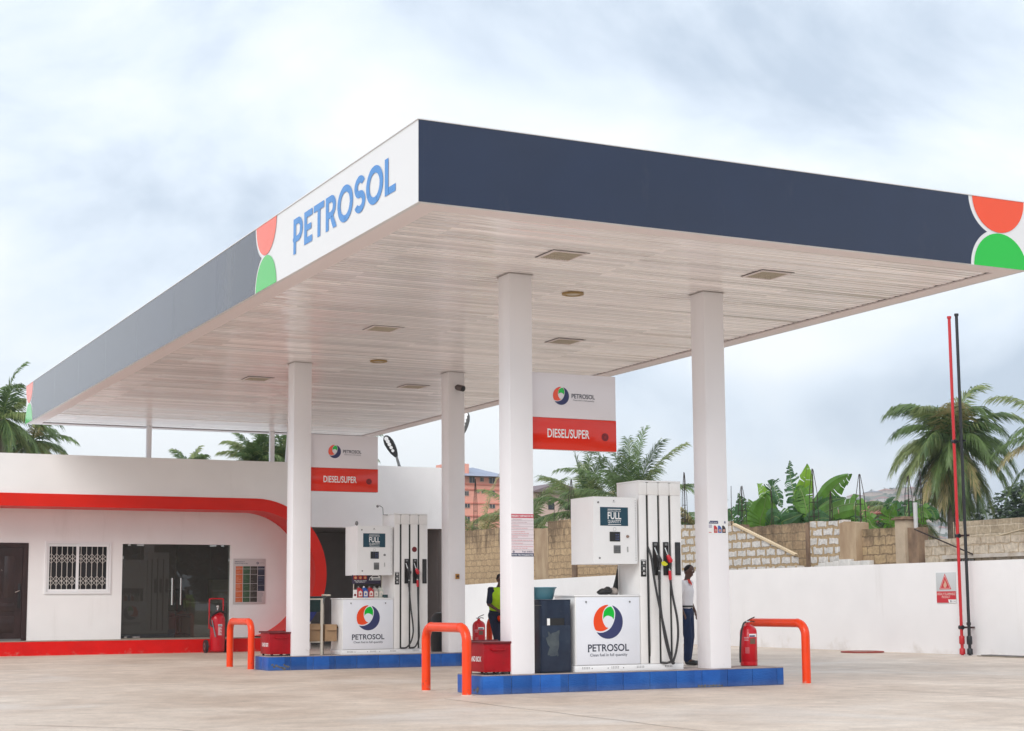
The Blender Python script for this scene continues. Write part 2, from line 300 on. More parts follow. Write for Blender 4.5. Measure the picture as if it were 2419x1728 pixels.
    def build(s, name, mats, parent=None, smooth=40, label=None):
        me = bpy.data.meshes.new(name); me.from_pydata([tuple(Vector(v)-ORG) for v in s.v], [], s.f)
        if not isinstance(mats, (list, tuple)): mats = [mats]
        for m in mats: me.materials.append(m)
        me.polygons.foreach_set('material_index', s.m)
        bm = bmesh.new(); bm.from_mesh(me); bmesh.ops.recalc_face_normals(bm, faces=bm.faces[:]); bm.to_mesh(me); bm.free()
        if smooth:
            me.polygons.foreach_set('use_smooth', [True]*len(me.polygons)); me.set_sharp_from_angle(angle=R(smooth))
        me.update()
        o = bpy.data.objects.new(name, me); C.objects.link(o)
        if parent is not None: o.parent = parent
        else: o.location = ORG
        if label: o['label'] = label
        return o
def build_each(mb, name, mats, parent, smooth=40, label=None):
    """every loose piece becomes an object of its own"""
    par = list(range(len(mb.v)))
    def find(a):
        while par[a] != a: par[a] = par[par[a]]; a = par[a]
        return a
    for f in mb.f:
        for v in f[1:]: par[find(v)] = find(f[0])
    comp = {}
    for i, f in enumerate(mb.f): comp.setdefault(find(f[0]), []).append(i)
    for c in comp.values():
        q = MB(); ids = sorted({v for i in c for v in mb.f[i]}); mp_ = {v: k for k, v in enumerate(ids)}; q.v = [mb.v[v] for v in ids]
        for i in c: q.f.append([mp_[v] for v in mb.f[i]]); q.m.append(mb.m[i])
        q.build(name, mats, parent, smooth, label)
def tag(o, label=None, cat=None, group=None, kind=None):
    for k, v in (('label', label), ('category', cat), ('group', group), ('kind', kind)):
        if v: o[k] = v
    return o
def thing(name, label, cat, loc=(0, 0, 0), group=None):
    global ORG
    ORG = Vector(loc); o = bpy.data.objects.new(name, None); o.empty_display_size = .2; o.location = loc; C.objects.link(o)
    return tag(o, label, cat, group)
def org(p):
    global ORG
    ORG = Vector(p)
def copy_tree(o, parent=None):
    c = o.copy(); C.objects.link(c); c.parent = parent
    for ch in [q for q in bpy.data.objects if q.parent == o]: copy_tree(ch, c)
    return c
class Plane:
    """flat artwork on a face: origin, right and up; artwork sits a little proud"""
    def __init__(s, o, x, u=(0, 0, 1)): s.o = Vector(o); s.x = Vector(x).normalized(); s.u = Vector(u).normalized(); s.n = s.x.cross(s.u)
    def P(s, a, b, d=.003): return s.o+s.x*a+s.u*b+s.n*d
    def poly(s, mb, pts, m=0, d=.003):
        mb.add([s.P(a, b, d) for a, b in pts], [tuple(range(len(pts)))], m)
    def rect(s, mb, a0, b0, a1, b1, m=0, d=.003): s.poly(mb, [(a0, b0), (a1, b0), (a1, b1), (a0, b1)], m, d)
    def disc(s, mb, a, b, r, m=0, d=.003, n=24): s.poly(mb, [(a+r*math.cos(2*math.pi*i/n), b+r*math.sin(2*math.pi*i/n)) for i in range(n)], m, d)
def spline(pts, k=6, closed=False):
    out = []; n = len(pts)
    for i in range(n if closed else n-1):
        g = lambda j: Vector(pts[j % n]) if closed else Vector(pts[max(0, min(n-1, j))])
        p0, p1, p2, p3 = g(i-1), g(i), g(i+1), g(i+2)
        for q in range(k):
            t = q/k; out.append(.5*((2*p1)+(p2-p0)*t+(2*p0-5*p1+4*p2-p3)*t*t+(3*p1-p0-3*p2+p3)*t**3))
    if not closed: out.append(Vector(pts[-1]))
    return out
def text(mb, pl, s, a0, b0, w, hgt, m=0, bold=0.0, d=.004):
    """flat lettering fitted to a box (left a0, baseline b0, width w, cap height hgt)"""
    cu = bpy.data.curves.new('t', 'FONT'); cu.body = s; cu.size = 1; cu.offset = bold; cu.resolution_u = 4
    ob = bpy.data.objects.new('t', cu); C.objects.link(ob)
    me = bpy.data.meshes.new_from_object(ob)
    cu2 = bpy.data.curves.new('t2', 'FONT'); cu2.body = 'H'; cu2.size = 1; o2 = bpy.data.objects.new('t2', cu2); C.objects.link(o2)
    m2 = bpy.data.meshes.new_from_object(o2); cap = max(v.co.y for v in m2.vertices)
    xs = [v.co.x for v in me.vertices]
    if xs:
        x0, x1 = min(xs), max(xs); sx = w/(x1-x0) if w else hgt/cap; sy = hgt/cap
        mb.add([pl.P(a0+(v.co.x-x0)*sx, b0+v.co.y*sy, d) for v in me.vertices], [tuple(p.vertices) for p in me.polygons], m)
    for o in (ob, o2): bpy.data.objects.remove(o)
    for q in (me, m2): bpy.data.meshes.remove(q)
    for q in (cu, cu2): bpy.data.curves.remove(q)
def logo(mb, pl, a, b, r, mo, mn, mg, sx=1.0, d=.004):
    def arc(t0, t1, n=14): return [(math.cos(R(t0+(t1-t0)*i/n)), math.sin(R(t0+(t1-t0)*i/n))) for i in range(n+1)]
    def put(p, m): pl.poly(mb, [(a+x*r*sx, b+y*r) for x, y in p], m, d)
    sp = lambda q: [tuple(v) for v in spline(q, 4)]
    put(arc(90, 205)+sp([(-.84, -.50), (-.55, -.555), (-.25, -.51), (.02, -.36)])+sp([(-.1, -.36), (-.26, -.18), (-.37, .06), (-.39, .32), (-.33, .58), (-.18, .82), (.05, .97)])[1:-1], mo)
    put(arc(73, -143, 26)+sp([(-.80, -.60), (-.56, -.64), (-.25, -.60), (.08, -.44), (.30, -.18), (.44, .14), (.49, .48), (.43, .72), (.28, .95)])[:-1], mn)
    put(sp([(.20, .90), (.37, .70), (.42, .46), (.39, .24), (.36, .14)])+sp([(.27, .27), (0, .36), (-.2, .30), (-.33, .16)])+sp([(-.33, .36), (-.26, .64), (-.06, .83), (.20, .90)])[:-1], mg)

# letters of the big canopy lettering, drawn as strokes
def big_letters(mb, pl, a0, b0, w, hgt, m=0, st=.2, d=.004):
    """PETROSOL, a0 = left, letters drawn on a 1-high grid"""
    t = st; x = 0.0; gap = .115; items = []
    def rect(x0, y0, x1, y1): items.append([(x0, y0), (x1, y0), (x1, y1), (x0, y1)])
    def ring(cx, cy, ax, ay, t0, t1, n=28, tt=t):
        for i in range(n):
            p = R(t0+(t1-t0)*i/n); q = R(t0+(t1-t0)*(i+1)/n)
            items.append([(cx+ax*math.cos(p), cy+ay*math.sin(p)), (cx+ax*math.cos(q), cy+ay*math.sin(q)), (cx+(ax-tt)*math.cos(q), cy+(ay-tt)*math.sin(q)), (cx+(ax-tt)*math.cos(p), cy+(ay-tt)*math.sin(p))])
    def O(x): ring(x+.47, .5, .50, .53, 0, 360, 40)
    # P with its cut, dropped stem
    rect(x+.02, .30, x+t+.02, 1); rect(x+t, 1-t, x+.40, 1); rect(x+.10, .26, x+.40, .26+t*.95); ring(x+.38, .63, .34, .37, -90, 90)
    ring(x+.13, .36, .15, .10, 100, 250, 8, .10); rect(x+.03, -.10, x+t+.02, .36); x += .72+gap
    rect(x, 0, x+t, 1); rect(x+t, 0, x+.58, t); rect(x+t, 1-t, x+.60, 1); rect(x+t, .40, x+.52, .40+t*.9); x += .60+gap*.8
    rect(x, 1-t, x+.72, 1); rect(x+.36-t/2, 0, x+.36+t/2, 1-t); x += .72+gap
    rect(x, 0, x+t, 1); rect(x+t, 1-t, x+.38, 1); rect(x+t, .34, x+.38, .34+t*.95); ring(x+.36, .67, .32, .33, -90, 90)
    items.append([(x+.30, .36), (x+.50, .40), (x+.74, 0), (x+.50, 0)]); x += .74+gap*.7
    O(x); x += .96+gap*.8
    ring(x+.34, .71, .33, .315, 25, 270, 24); ring(x+.34, .29, .34, .315, -155, 90, 24); x += .67+gap*.8
    O(x); x += .96+gap
    rect(x, 0, x+t, 1); rect(x+t, 0, x+.60, t); x += .60
    for k_, it in enumerate(items): pl.poly(mb, [(a0+p*w/x, b0+q*hgt) for p, q in it], m, d+(k_ % 9)*.00025)

# ================================================================== ground
def ground_material():
    m = bpy.data.materials.new('forecourt_concrete'); m.use_nodes = True; t = m.node_tree; b = t.nodes['Principled BSDF']
    g = N(t, 'ShaderNodeNewGeometry')
    def noi(sc, det, ro=.6, st=(1, 1, 1), dist=0):
        mp = N(t, 'ShaderNodeMapping'); mp.inputs['Scale'].default_value = st; t.links.new(g.outputs['Position'], mp.inputs[0])
        n = N(t, 'ShaderNodeTexNoise'); n.inputs['Scale'].default_value = sc; n.inputs['Detail'].default_value = det; n.inputs['Roughness'].default_value = ro; n.inputs['Distortion'].default_value = dist; t.links.new(mp.outputs[0], n.inputs[0]); return n.outputs['Fac']
    r1 = N(t, 'ShaderNodeValToRGB'); e = r1.color_ramp.elements; e[0].position = .34; e[0].color = (.51, .40, .315, 1); e[1].position = .70; e[1].color = (.72, .61, .51, 1)
    t.links.new(noi(.42, 7, .62, (1, 1, 1), .6), r1.inputs[0])
    r2 = N(t, 'ShaderNodeMapRange'); r2.inputs[1].default_value = .35; r2.inputs[2].default_value = .68; r2.inputs[3].default_value = .86; r2.inputs[4].default_value = 1.12; t.links.new(noi(3.0, 6, .68), r2.inputs[0])
    v = N(t, 'ShaderNodeVectorMath', operation='SCALE'); t.links.new(r1.outputs[0], v.inputs[0]); t.links.new(r2.outputs[0], v.inputs['Scale'])
    # dark drips and stains
    r3 = N(t, 'ShaderNodeMapRange'); r3.inputs[1].default_value = .66; r3.inputs[2].default_value = .75; r3.inputs[3].default_value = 0; r3.inputs[4].default_value = .35; t.links.new(noi(1.7, 5, .7, (1, 1.6, 1), 1), r3.inputs[0])
    mx = N(t, 'ShaderNodeMix', data_type='RGBA'); t.links.new(r3.outputs[0], mx.inputs[0]); t.links.new(v.outputs[0], mx.inputs[6]); mx.inputs[7].default_value = (.20, .165, .135, 1)
    # pale scoured patches
    r4 = N(t, 'ShaderNodeMapRange'); r4.inputs[1].default_value = .55; r4.inputs[2].default_value = .70; r4.inputs[3].default_value = 0; r4.inputs[4].default_value = .6; t.links.new(noi(.23, 6, .6, (1, 1, 1), 1.2), r4.inputs[0])
    mx2 = N(t, 'ShaderNodeMix', data_type='RGBA'); t.links.new(r4.outputs[0], mx2.inputs[0]); t.links.new(mx.outputs[2], mx2.inputs[6]); mx2.inputs[7].default_value = (.68, .63, .585, 1)
    r5 = N(t, 'ShaderNodeMapRange'); r5.inputs[1].default_value = .70; r5.inputs[2].default_value = .76; r5.inputs[3].default_value = 0; r5.inputs[4].default_value = .6; t.links.new(noi(5.5, 3, .6), r5.inputs[0])
    mx3 = N(t, 'ShaderNodeMix', data_type='RGBA'); t.links.new(r5.outputs[0], mx3.inputs[0]); t.links.new(mx2.outputs[2], mx3.inputs[6]); mx3.inputs[7].default_value = (.17, .14, .115, 1)
    r6 = N(t, 'ShaderNodeMapRange'); r6.inputs[1].default_value = .56; r6.inputs[2].default_value = .72; r6.inputs[3].default_value = 0; r6.inputs[4].default_value = .42; t.links.new(noi(.55, 6, .65, (.45, 1.5, 1), .8), r6.inputs[0])
    mx4 = N(t, 'ShaderNodeMix', data_type='RGBA'); t.links.new(r6.outputs[0], mx4.inputs[0]); t.links.new(mx3.outputs[2], mx4.inputs[6]); mx4.inputs[7].default_value = (.33, .255, .195, 1)
    r7 = N(t, 'ShaderNodeMapRange'); r7.inputs[1].default_value = .3; r7.inputs[2].default_value = .7; r7.inputs[3].default_value = .88; r7.inputs[4].default_value = 1.10; t.links.new(noi(22, 4, .75), r7.inputs[0])
    v7 = N(t, 'ShaderNodeVectorMath', operation='SCALE'); t.links.new(mx4.outputs[2], v7.inputs[0]); t.links.new(r7.outputs[0], v7.inputs['Scale'])
    t.links.new(v7.outputs[0], b.inputs['Base Color'])
    rr = N(t, 'ShaderNodeMapRange'); rr.inputs[3].default_value = .42; rr.inputs[4].default_value = .75; t.links.new(noi(.6, 5), rr.inputs[0]); t.links.new(rr.outputs[0], b.inputs['Roughness'])
    bp = N(t, 'ShaderNodeBump'); bp.inputs['Strength'].default_value = .25; bp.inputs['Distance'].default_value = .01; t.links.new(noi(14, 6, .7), bp.inputs['Height']); t.links.new(bp.outputs[0], b.inputs['Normal'])
    return m
GROUNDM = ground_material()
EARTH = mat('earth', (.22, .17, .11), .95, col2=(.10, .12, .05), scale=.05, bump=.2, bscale=2)
org((0, 0, 0))
tag(MB().add([(-300, -200, -.05), (1600, -200, -.05), (1600, 1500, -.05), (-300, 1500, -.05)], [(0, 1, 2, 3)]).build('terrain', EARTH, smooth=0), kind='structure')
g = MB()
# one forecourt slab, gently uneven
nx, ny = 60, 90
for j in range(ny+1):
    for i in range(nx+1):
        X = -30+i*(52.4/nx); Y = -10+j*(66/ny); g.v.append((X, Y, 0))
for j in range(ny):
    for i in range(nx): a = j*(nx+1)+i; g.f.append([a, a+1, a+nx+2, a+nx+1]); g.m.append(0)
tag(g.build('forecourt', GROUNDM, smooth=0), kind='structure')
JOINT = mat('joint_dark', (.20, .155, .12), .95, var=.4, scale=8)
jm = MB()
def crackline(p, q, w=.022):
    n = max(4, int((Vector(q)-Vector(p)).length/.35)); prev = None; p = Vector((*p, 0)); q = Vector((*q, 0)); d = (q-p).normalized(); s = Vector((-d.y, d.x, 0))
    for i in range(n+1):
        c = p.lerp(q, i/n); o = s*(noise.noise(c*1.7)*.035); ww = w*(.55+.6*abs(noise.noise(c*2.3+Vector((5, 0, 0))))); a, b = c+o-s*ww/2, c+o+s*ww/2
        a.z = b.z = .004
        if prev: jm.add([prev[0], prev[1], b, a], [(0, 1, 2, 3)])
        prev = (a, b)
for x in (6.2, 15.0): crackline((x, 2), (x, 16.9 if x == 6.2 else 36.4), .018)
crackline((11.8, 2), (11.8, 16.9)); crackline((11.8, 19.2), (11.8, 25.5)); crackline((11.8, 27.8), (11.8, 36.5)); crackline((18.2, 2), (18.2, 36))
for y in (21.9, 31.0): crackline((-12, y), (21.2, y), .014)
crackline((1.0, 15.3), (2.2, 14.0), .03); crackline((2.2, 14.0), (2.6, 12.9), .02)
tag(jm.build('pavement_joints', JOINT, smooth=0), kind='structure')
RINGRED = mat('ring_red', (.32, .05, .035), .6)
t0 = thing('manhole_cover', 'flat red-rimmed manhole cover in the concrete near the white wall', 'manhole cover', (20.75, 27.3, 0))
ring = MB(); ring.lathe((20.75, 27.3, 0), [(.46, .004), (.46, .03), (.36, .035), (.36, .004)], 32); ring.build('rim', RINGRED, t0)
MB().lathe((20.75, 27.3, 0), [(.355, .005), (.355, .022), (.0001, .024)], 32).build('lid', CONC, t0)
t0 = thing('drain_grate', 'dark drain strip along the foot of the white wall by the frame edge', 'drain', (21.2, 23.0, 0))
gm = MB(); gm.box(21.02, 21.0, .004, 21.38, 24.1, .02)
gm.build('frame', CONC, t0)
gm = MB()
for i in range(60): gm.box(21.06, 21.05+i*.05, .021, 21.34, 21.05+i*.05+.025, .034)
gm.build('grating', GREYM, t0)

# ================================================================== canopy
X0, X1, Y0, Y1, ZB, ZT = 4.8065, 13.2882, 14.458, 37.44, 5.30, 6.19
cn = thing('canopy', 'large flat filling station canopy with navy and white edge and slatted white underside', 'canopy', (X0, Y0, 0))
fl = .30
tr = MB()
T_ = .052
tr.box(X0+T_, Y0+T_, ZB, X1-T_, Y0+fl, ZB+.02); tr.box(X0+T_, Y1-fl, ZB, X1-T_, Y1-T_, ZB+.02)
tr.box(X0+T_, Y0+fl, ZB, X0+fl, Y1-fl, ZB+.02); tr.box(X1-fl, Y0+fl, ZB, X1-T_, Y1-fl, ZB+.02)
tr.build('soffit_trim', TRIM, cn, smooth=0)
so = MB(); y = Y0+fl+.012; k = 0; pitch = .118
while y+pitch < Y1-fl:
    n = 6; tilt = random.uniform(-.0055, .0055); z0 = ZB+.021+random.uniform(-.001, .001)
    # each slat sags and kinks a little along its length, with a shallow crowned face
    xs = [X0+fl+.01+(X1-X0-2*fl-.02)*i/n for i in range(n+1)]
    row = []
    for i, xx in enumerate(xs):
        dz = random.uniform(-.0009, .0009)
        row.append([(xx, y+.004, z0+.018), (xx, y+.009, z0+.0035+tilt+dz), (xx, y+.035, z0-.0005+tilt*.4+dz), (xx, y+.075, z0-.0005-tilt*.4+dz), (xx, y+pitch-.012, z0+.0035-tilt+dz), (xx, y+pitch-.007, z0+.018)])
    vs = [p for r in row for p in r]
    so.add(vs, [(i*6+j, i*6+j+1, (i+1)*6+j+1, (i+1)*6+j) for i in range(n) for j in range(5)])
    y += pitch; k += 1
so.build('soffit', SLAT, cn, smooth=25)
ro = MB(); ro.box(X0+.06, Y0+.06, ZB+.06, X1-.06, Y1-.06, ZT-.1); ro.build('roof_deck', SHADOWGAP, cn, smooth=0)
fs = MB(); th = .05
fs.box(X0, Y0, ZB, X1, Y0+th, ZT); fs.box(X0, Y1-th, ZB, X1, Y1, ZT)
fs.box(X0, Y0+th, ZB, X0+th, Y1-th, ZT); fs.box(X1-th, Y0+th, ZB, X1, Y1-th, ZT)
fs.box(X0-.012, Y0-.012, ZT, X1+.012, Y1+.012, ZT+.012)
fs.build('fascia', WSHEET, cn, smooth=0)
# artwork on the edge boards
def arcp(cx, cy, r, t0, t1, n=18): return [(cx+r*math.cos(R(t0+(t1-t0)*i/n)), cy+r*math.sin(R(t0+(t1-t0)*i/n))) for i in range(n+1)]
H = ZT-ZB
def navy_strip(pl, a0, a1, left=None, right=None, par=cn, seams=2.44):
    """navy sheets between a0 and a1; left/right give the centre of the double half-circle that bounds it"""
    mb = MB(); rw = .49
    def bound(c, sgn, z):
        m_ = max(math.sqrt(max(0, rw*rw-(H-z)**2)), math.sqrt(max(0, rw*rw-z*z))); return c+sgn*m_
    x = a0 if left is None else left+.55; end = a1 if right is None else right-.55
    cuts = [x]
    while seams and x+seams*1.3 < end: x += seams; cuts.append(x)
    cuts.append(end); K = 48
    for i in range(len(cuts)-1):
        for k in range(K):
            z0_, z1_ = .004+(H-.008)*k/K, .004+(H-.008)*(k+1)/K
            a, b = [cuts[i]+(.0025 if i else 0)]*2, [cuts[i+1]]*2
            if i == 0 and left is not None: a = [bound(left, 1, z0_), bound(left, 1, z1_)]
            if i == len(cuts)-2 and right is not None: b = [bound(right, -1, z0_), bound(right, -1, z1_)]
            pl.poly(mb, [(a[0], z0_), (b[0], z0_), (b[1], z1_), (a[1], z1_)], 0, .004)
    mb.build('navy_panel', NAVY, par, smooth=0)
def semis(pl, c, par=cn):
    mb = MB(); pl.poly(mb, [(c+.43*math.cos(R(t)), H+.44*math.sin(R(t))) for t in list(range(180, 361, 8))+[360]], 0, .006); mb.build('half_circle_emblem', ORANGE, par, smooth=0)
    mb = MB(); pl.poly(mb, [(c+.44*math.cos(R(t)), .44*math.sin(R(t))) for t in list(range(0, 181, 8))+[180]], 0, .006); mb.build('half_circle_emblem', GREEN, par, smooth=0)
pf = Plane((X0, Y0, ZB), (1, 0, 0)); navy_strip(pf, 0, 0, None, 12.83-X0, seams=0); semis(pf, 12.83-X0)
plf = Plane((X0, Y1, ZB), (0, -1, 0))     # left face, read from the far end
navy_strip(plf, 0, 0, Y1-37.06, Y1-19.57, seams=2.44); semis(plf, Y1-37.06); semis(plf, Y1-19.57)
mb = MB(); big_letters(mb, plf, Y1-18.47, .265, 3.40, .415, d=.005); mb.build('lettering', BLUELET, cn, smooth=0)
prt = Plane((X1, Y0, ZB), (0, 1, 0)); navy_strip(prt, 1.2, Y1-Y0, None, None)
# columns
for cx in (7.343, 10.292):
    for cy in (17.41, 25.804):
        w = .3215
        c = MB().box(cx, cy, .2385, cx+w, cy+w, ZB+.022, bev=.006).build('column', COLW, cn)
        MB().box(cx-.022, cy-.022, ZB+.0105, cx+w+.022, cy+w+.022, ZB+.0145).build('collar', mat('collar_grey', (.45, .41, .40), .7), c, smooth=0)
for px in (7.575, 10.61):
    MB().box(px-.055, 36.95, 4.3, px+.055, 37.06, ZB+.021, bev=.004).build('rear_post', COLW, cn)
MB().tube([(10.98, 37.0, 4.3), (11.05, 37.0, 5.32)], .055, 8).build('rear_post', COLW, cn)
# lights set into the slats
def sq_light(x, y, s=.40):
    f = MB(); a = s/2; b = a+.028
    z = ZB+.002
    f.box(x-b, y-b, z, x+b, y-a, z+.026); f.box(x-b, y+a, z, x+b, y+b, z+.026); f.box(x-b, y-a, z, x-a, y+a, z+.026); f.box(x+a, y-a, z, x+b, y+a, z+.026)
    o = f.build('ceiling_light', TRIM, cn, smooth=0)
    l = MB(); l.box(x-a, y-a, z+.014, x+a, y+a, z+.018, m=2)
    for i in range(11):
        q = x-a+.02+i*(s-.04)/10; l.box(q-.006, y-a+.01, z+.002, q+.006, y+a-.01, z+.0135)
    for i in range(3):
        q = y-a+.11*(i+1); l.box(x-a+.01, q-.004, z+.003, x+a-.01, q+.004, z+.0125)
    l.box(x-b-.007, y-b-.007, z+.012, x-b-.001, y+b+.02, z+.018, m=1); l.box(x-b, y-b-.007, z+.012, x+b+.04, y-b-.001, z+.018, m=1)
    l.build('louvre', [LOUVRE, GAP, LOUVREB], o, smooth=0)
for x, y in ((7.45, 16.2), (10.42, 16.12), (7.45, 21.98), (10.58, 21.9), (7.4, 28.1), (10.5, 27.95)): sq_light(x, y)
for x, y in ((8.76, 18.3), (8.65, 25.13)):
    o = MB().lathe((x, y, ZB), [(.15, .019), (.15, .0), (.105, -.004), (.10, .012)], 28).build('ceiling_light', BRASS, cn)
    MB().lathe((x, y, ZB), [(.098, .012), (.098, .006), (.0001, .004)], 24).build('lamp_disc', LOUVRE, o)

# ================================================================== pump islands
def island_mat():
    m = bpy.data.materials.new('blue_wave_tile'); m.use_nodes = True; t = m.node_tree; b = t.nodes['Principled BSDF']
    b.inputs['Roughness'].default_value = .42; b.inputs['Specular IOR Level'].default_value = .25
    g = N(t, 'ShaderNodeNewGeometry'); n = N(t, 'ShaderNodeTexNoise'); n.inputs['Scale'].default_value = 2.2; n.inputs['Detail'].default_value = 6; n.inputs['Roughness'].default_value = .7; t.links.new(g.outputs['Position'], n.inputs[0])
    r = N(t, 'ShaderNodeValToRGB'); e = r.color_ramp.elements; e[0].position = .3; e[0].color = (.010, .070, .30, 1); e[1].position = .72; e[1].color = (.022, .13, .46, 1); t.links.new(n.outputs['Fac'], r.inputs[0])
    oi = N(t, 'ShaderNodeTexWhiteNoise'); oi.noise_dimensions = '1D'; sp = N(t, 'ShaderNodeSeparateXYZ'); t.links.new(g.outputs['Position'], sp.inputs[0])
    dv = N(t, 'ShaderNodeMath', operation='MULTIPLY'); dv.inputs[1].default_value = 2.5; t.links.new(sp.outputs['X'], dv.inputs[0]); fl_ = N(t, 'ShaderNodeMath', operation='FLOOR'); t.links.new(dv.outputs[0], fl_.inputs[0]); t.links.new(fl_.outputs[0], oi.inputs['W'])
    mr = N(t, 'ShaderNodeMapRange'); mr.inputs[3].default_value = .78; mr.inputs[4].default_value = 1.2; t.links.new(oi.outputs[0], mr.inputs[0])
    # dust near the ground
    zr = N(t, 'ShaderNodeMapRange'); zr.inputs[1].default_value = 0; zr.inputs[2].default_value = .09; zr.inputs[3].default_value = .38; zr.inputs[4].default_value = 0; t.links.new(sp.outputs['Z'], zr.inputs[0])
    v = N(t, 'ShaderNodeVectorMath', operation='SCALE'); t.links.new(r.outputs[0], v.inputs[0]); t.links.new(mr.outputs[0], v.inputs['Scale'])
    dm = N(t, 'ShaderNodeMath', operation='MULTIPLY'); t.links.new(zr.outputs[0], dm.inputs[0]); t.links.new(n.outputs['Fac'], dm.inputs[1])
    mx = N(t, 'ShaderNodeMix', data_type='RGBA'); t.links.new(dm.outputs[0], mx.inputs[0]); t.links.new(v.outputs[0], mx.inputs[6]); mx.inputs[7].default_value = (.28, .28, .30, 1); t.links.new(mx.outputs[2], b.inputs['Base Color'])
    wv = N(t, 'ShaderNodeTexWave'); wv.inputs['Scale'].default_value = 9; wv.inputs['Distortion'].default_value = 14; wv.inputs['Detail'].default_value = 2; wv.inputs['Detail Scale'].default_value = .8; wv.bands_direction = 'Z'; t.links.new(g.outputs['Position'], wv.inputs[0])
    bp = N(t, 'ShaderNodeBump'); bp.inputs['Strength'].default_value = .22; bp.inputs['Distance'].default_value = .006; t.links.new(wv.outputs['Fac'], bp.inputs['Height']); t.links.new(bp.outputs[0], b.inputs['Normal'])
    return m
TILE = island_mat()
def island(y0, label, seed):
    random.seed(seed)
    t0 = thing('pump_island', label, 'kerb island', (6.914, y0, 0), 'raised pump islands edged in blue tiles')
    xa, xb, ya, yb, h = 6.914, 11.425, y0, y0+.74, .2385
    MB().box(xa+.012, ya+.012, .0, xb-.012, yb-.012, h-.012).build('core', GROUT, t0, smooth=0)
    MB().box(xa+.002, ya+.002, h-.012, xb-.002, yb-.002, h-.0005, bev=.004).build('top_slab', ISLTOP, t0)
    ti = MB(); x = xa
    while x < xb-.05:
        e = min(x+.40, xb); ti.box(x+.0035, ya, .004, e-.0035, ya+.0125, h-.013, bev=.002); ti.box(x+.002, yb-.0125, .004, e-.002, yb, h-.013, bev=.002); x = e
    y = ya+.013
    while y < yb-.06:
        e = min(y+.36, yb-.013); ti.box(xa, y+.002, .004, xa+.0125, e-.002, h-.013, bev=.002); ti.box(xb-.0125, y+.002, .004, xb, e-.002, h-.013, bev=.002); y = e
    ti.build('edge_tiles', TILE, t0)
    ch = MB()
    def chip(pl, a, b, s):
        n = 11; pts = [(a+s*(.6+.5*random.random())*math.cos(2*math.pi*i/n), max(.006, b+s*.8*(.5+.6*random.random())*math.sin(2*math.pi*i/n))) for i in range(n)]
        pl.poly(ch, pts, 0, .0015)
    pa = Plane((xa, ya, 0), (1, 0, 0)); pb = Plane((xa, yb, 0), (0, -1, 0))
    if seed == 1:
        chip(pb, .60, .06, .055); chip(pb, .50, .05, .03)
        for i in range(9): chip(pa, 3.15+i*.045, .02, .018+.012*random.random())
    else:
        for i in range(9): chip(pa, .07+i*.035, .05+.05*random.random(), .028)
        chip(pa, .28, .03, .04); chip(pa, .95, h-.03, .012)
    ch.build('chipped_tiles', mat('chip_grey', (.05, .055, .07), .95, col2=(.20, .20, .20), scale=22), t0, smooth=0)
    return t0
island(17.36, 'blue tiled kerb island nearest the camera, under the front pump and navy bin', 1)
island(25.755, 'blue tiled kerb island further back, under the pump with the oil bottles', 2)
random.seed(5)

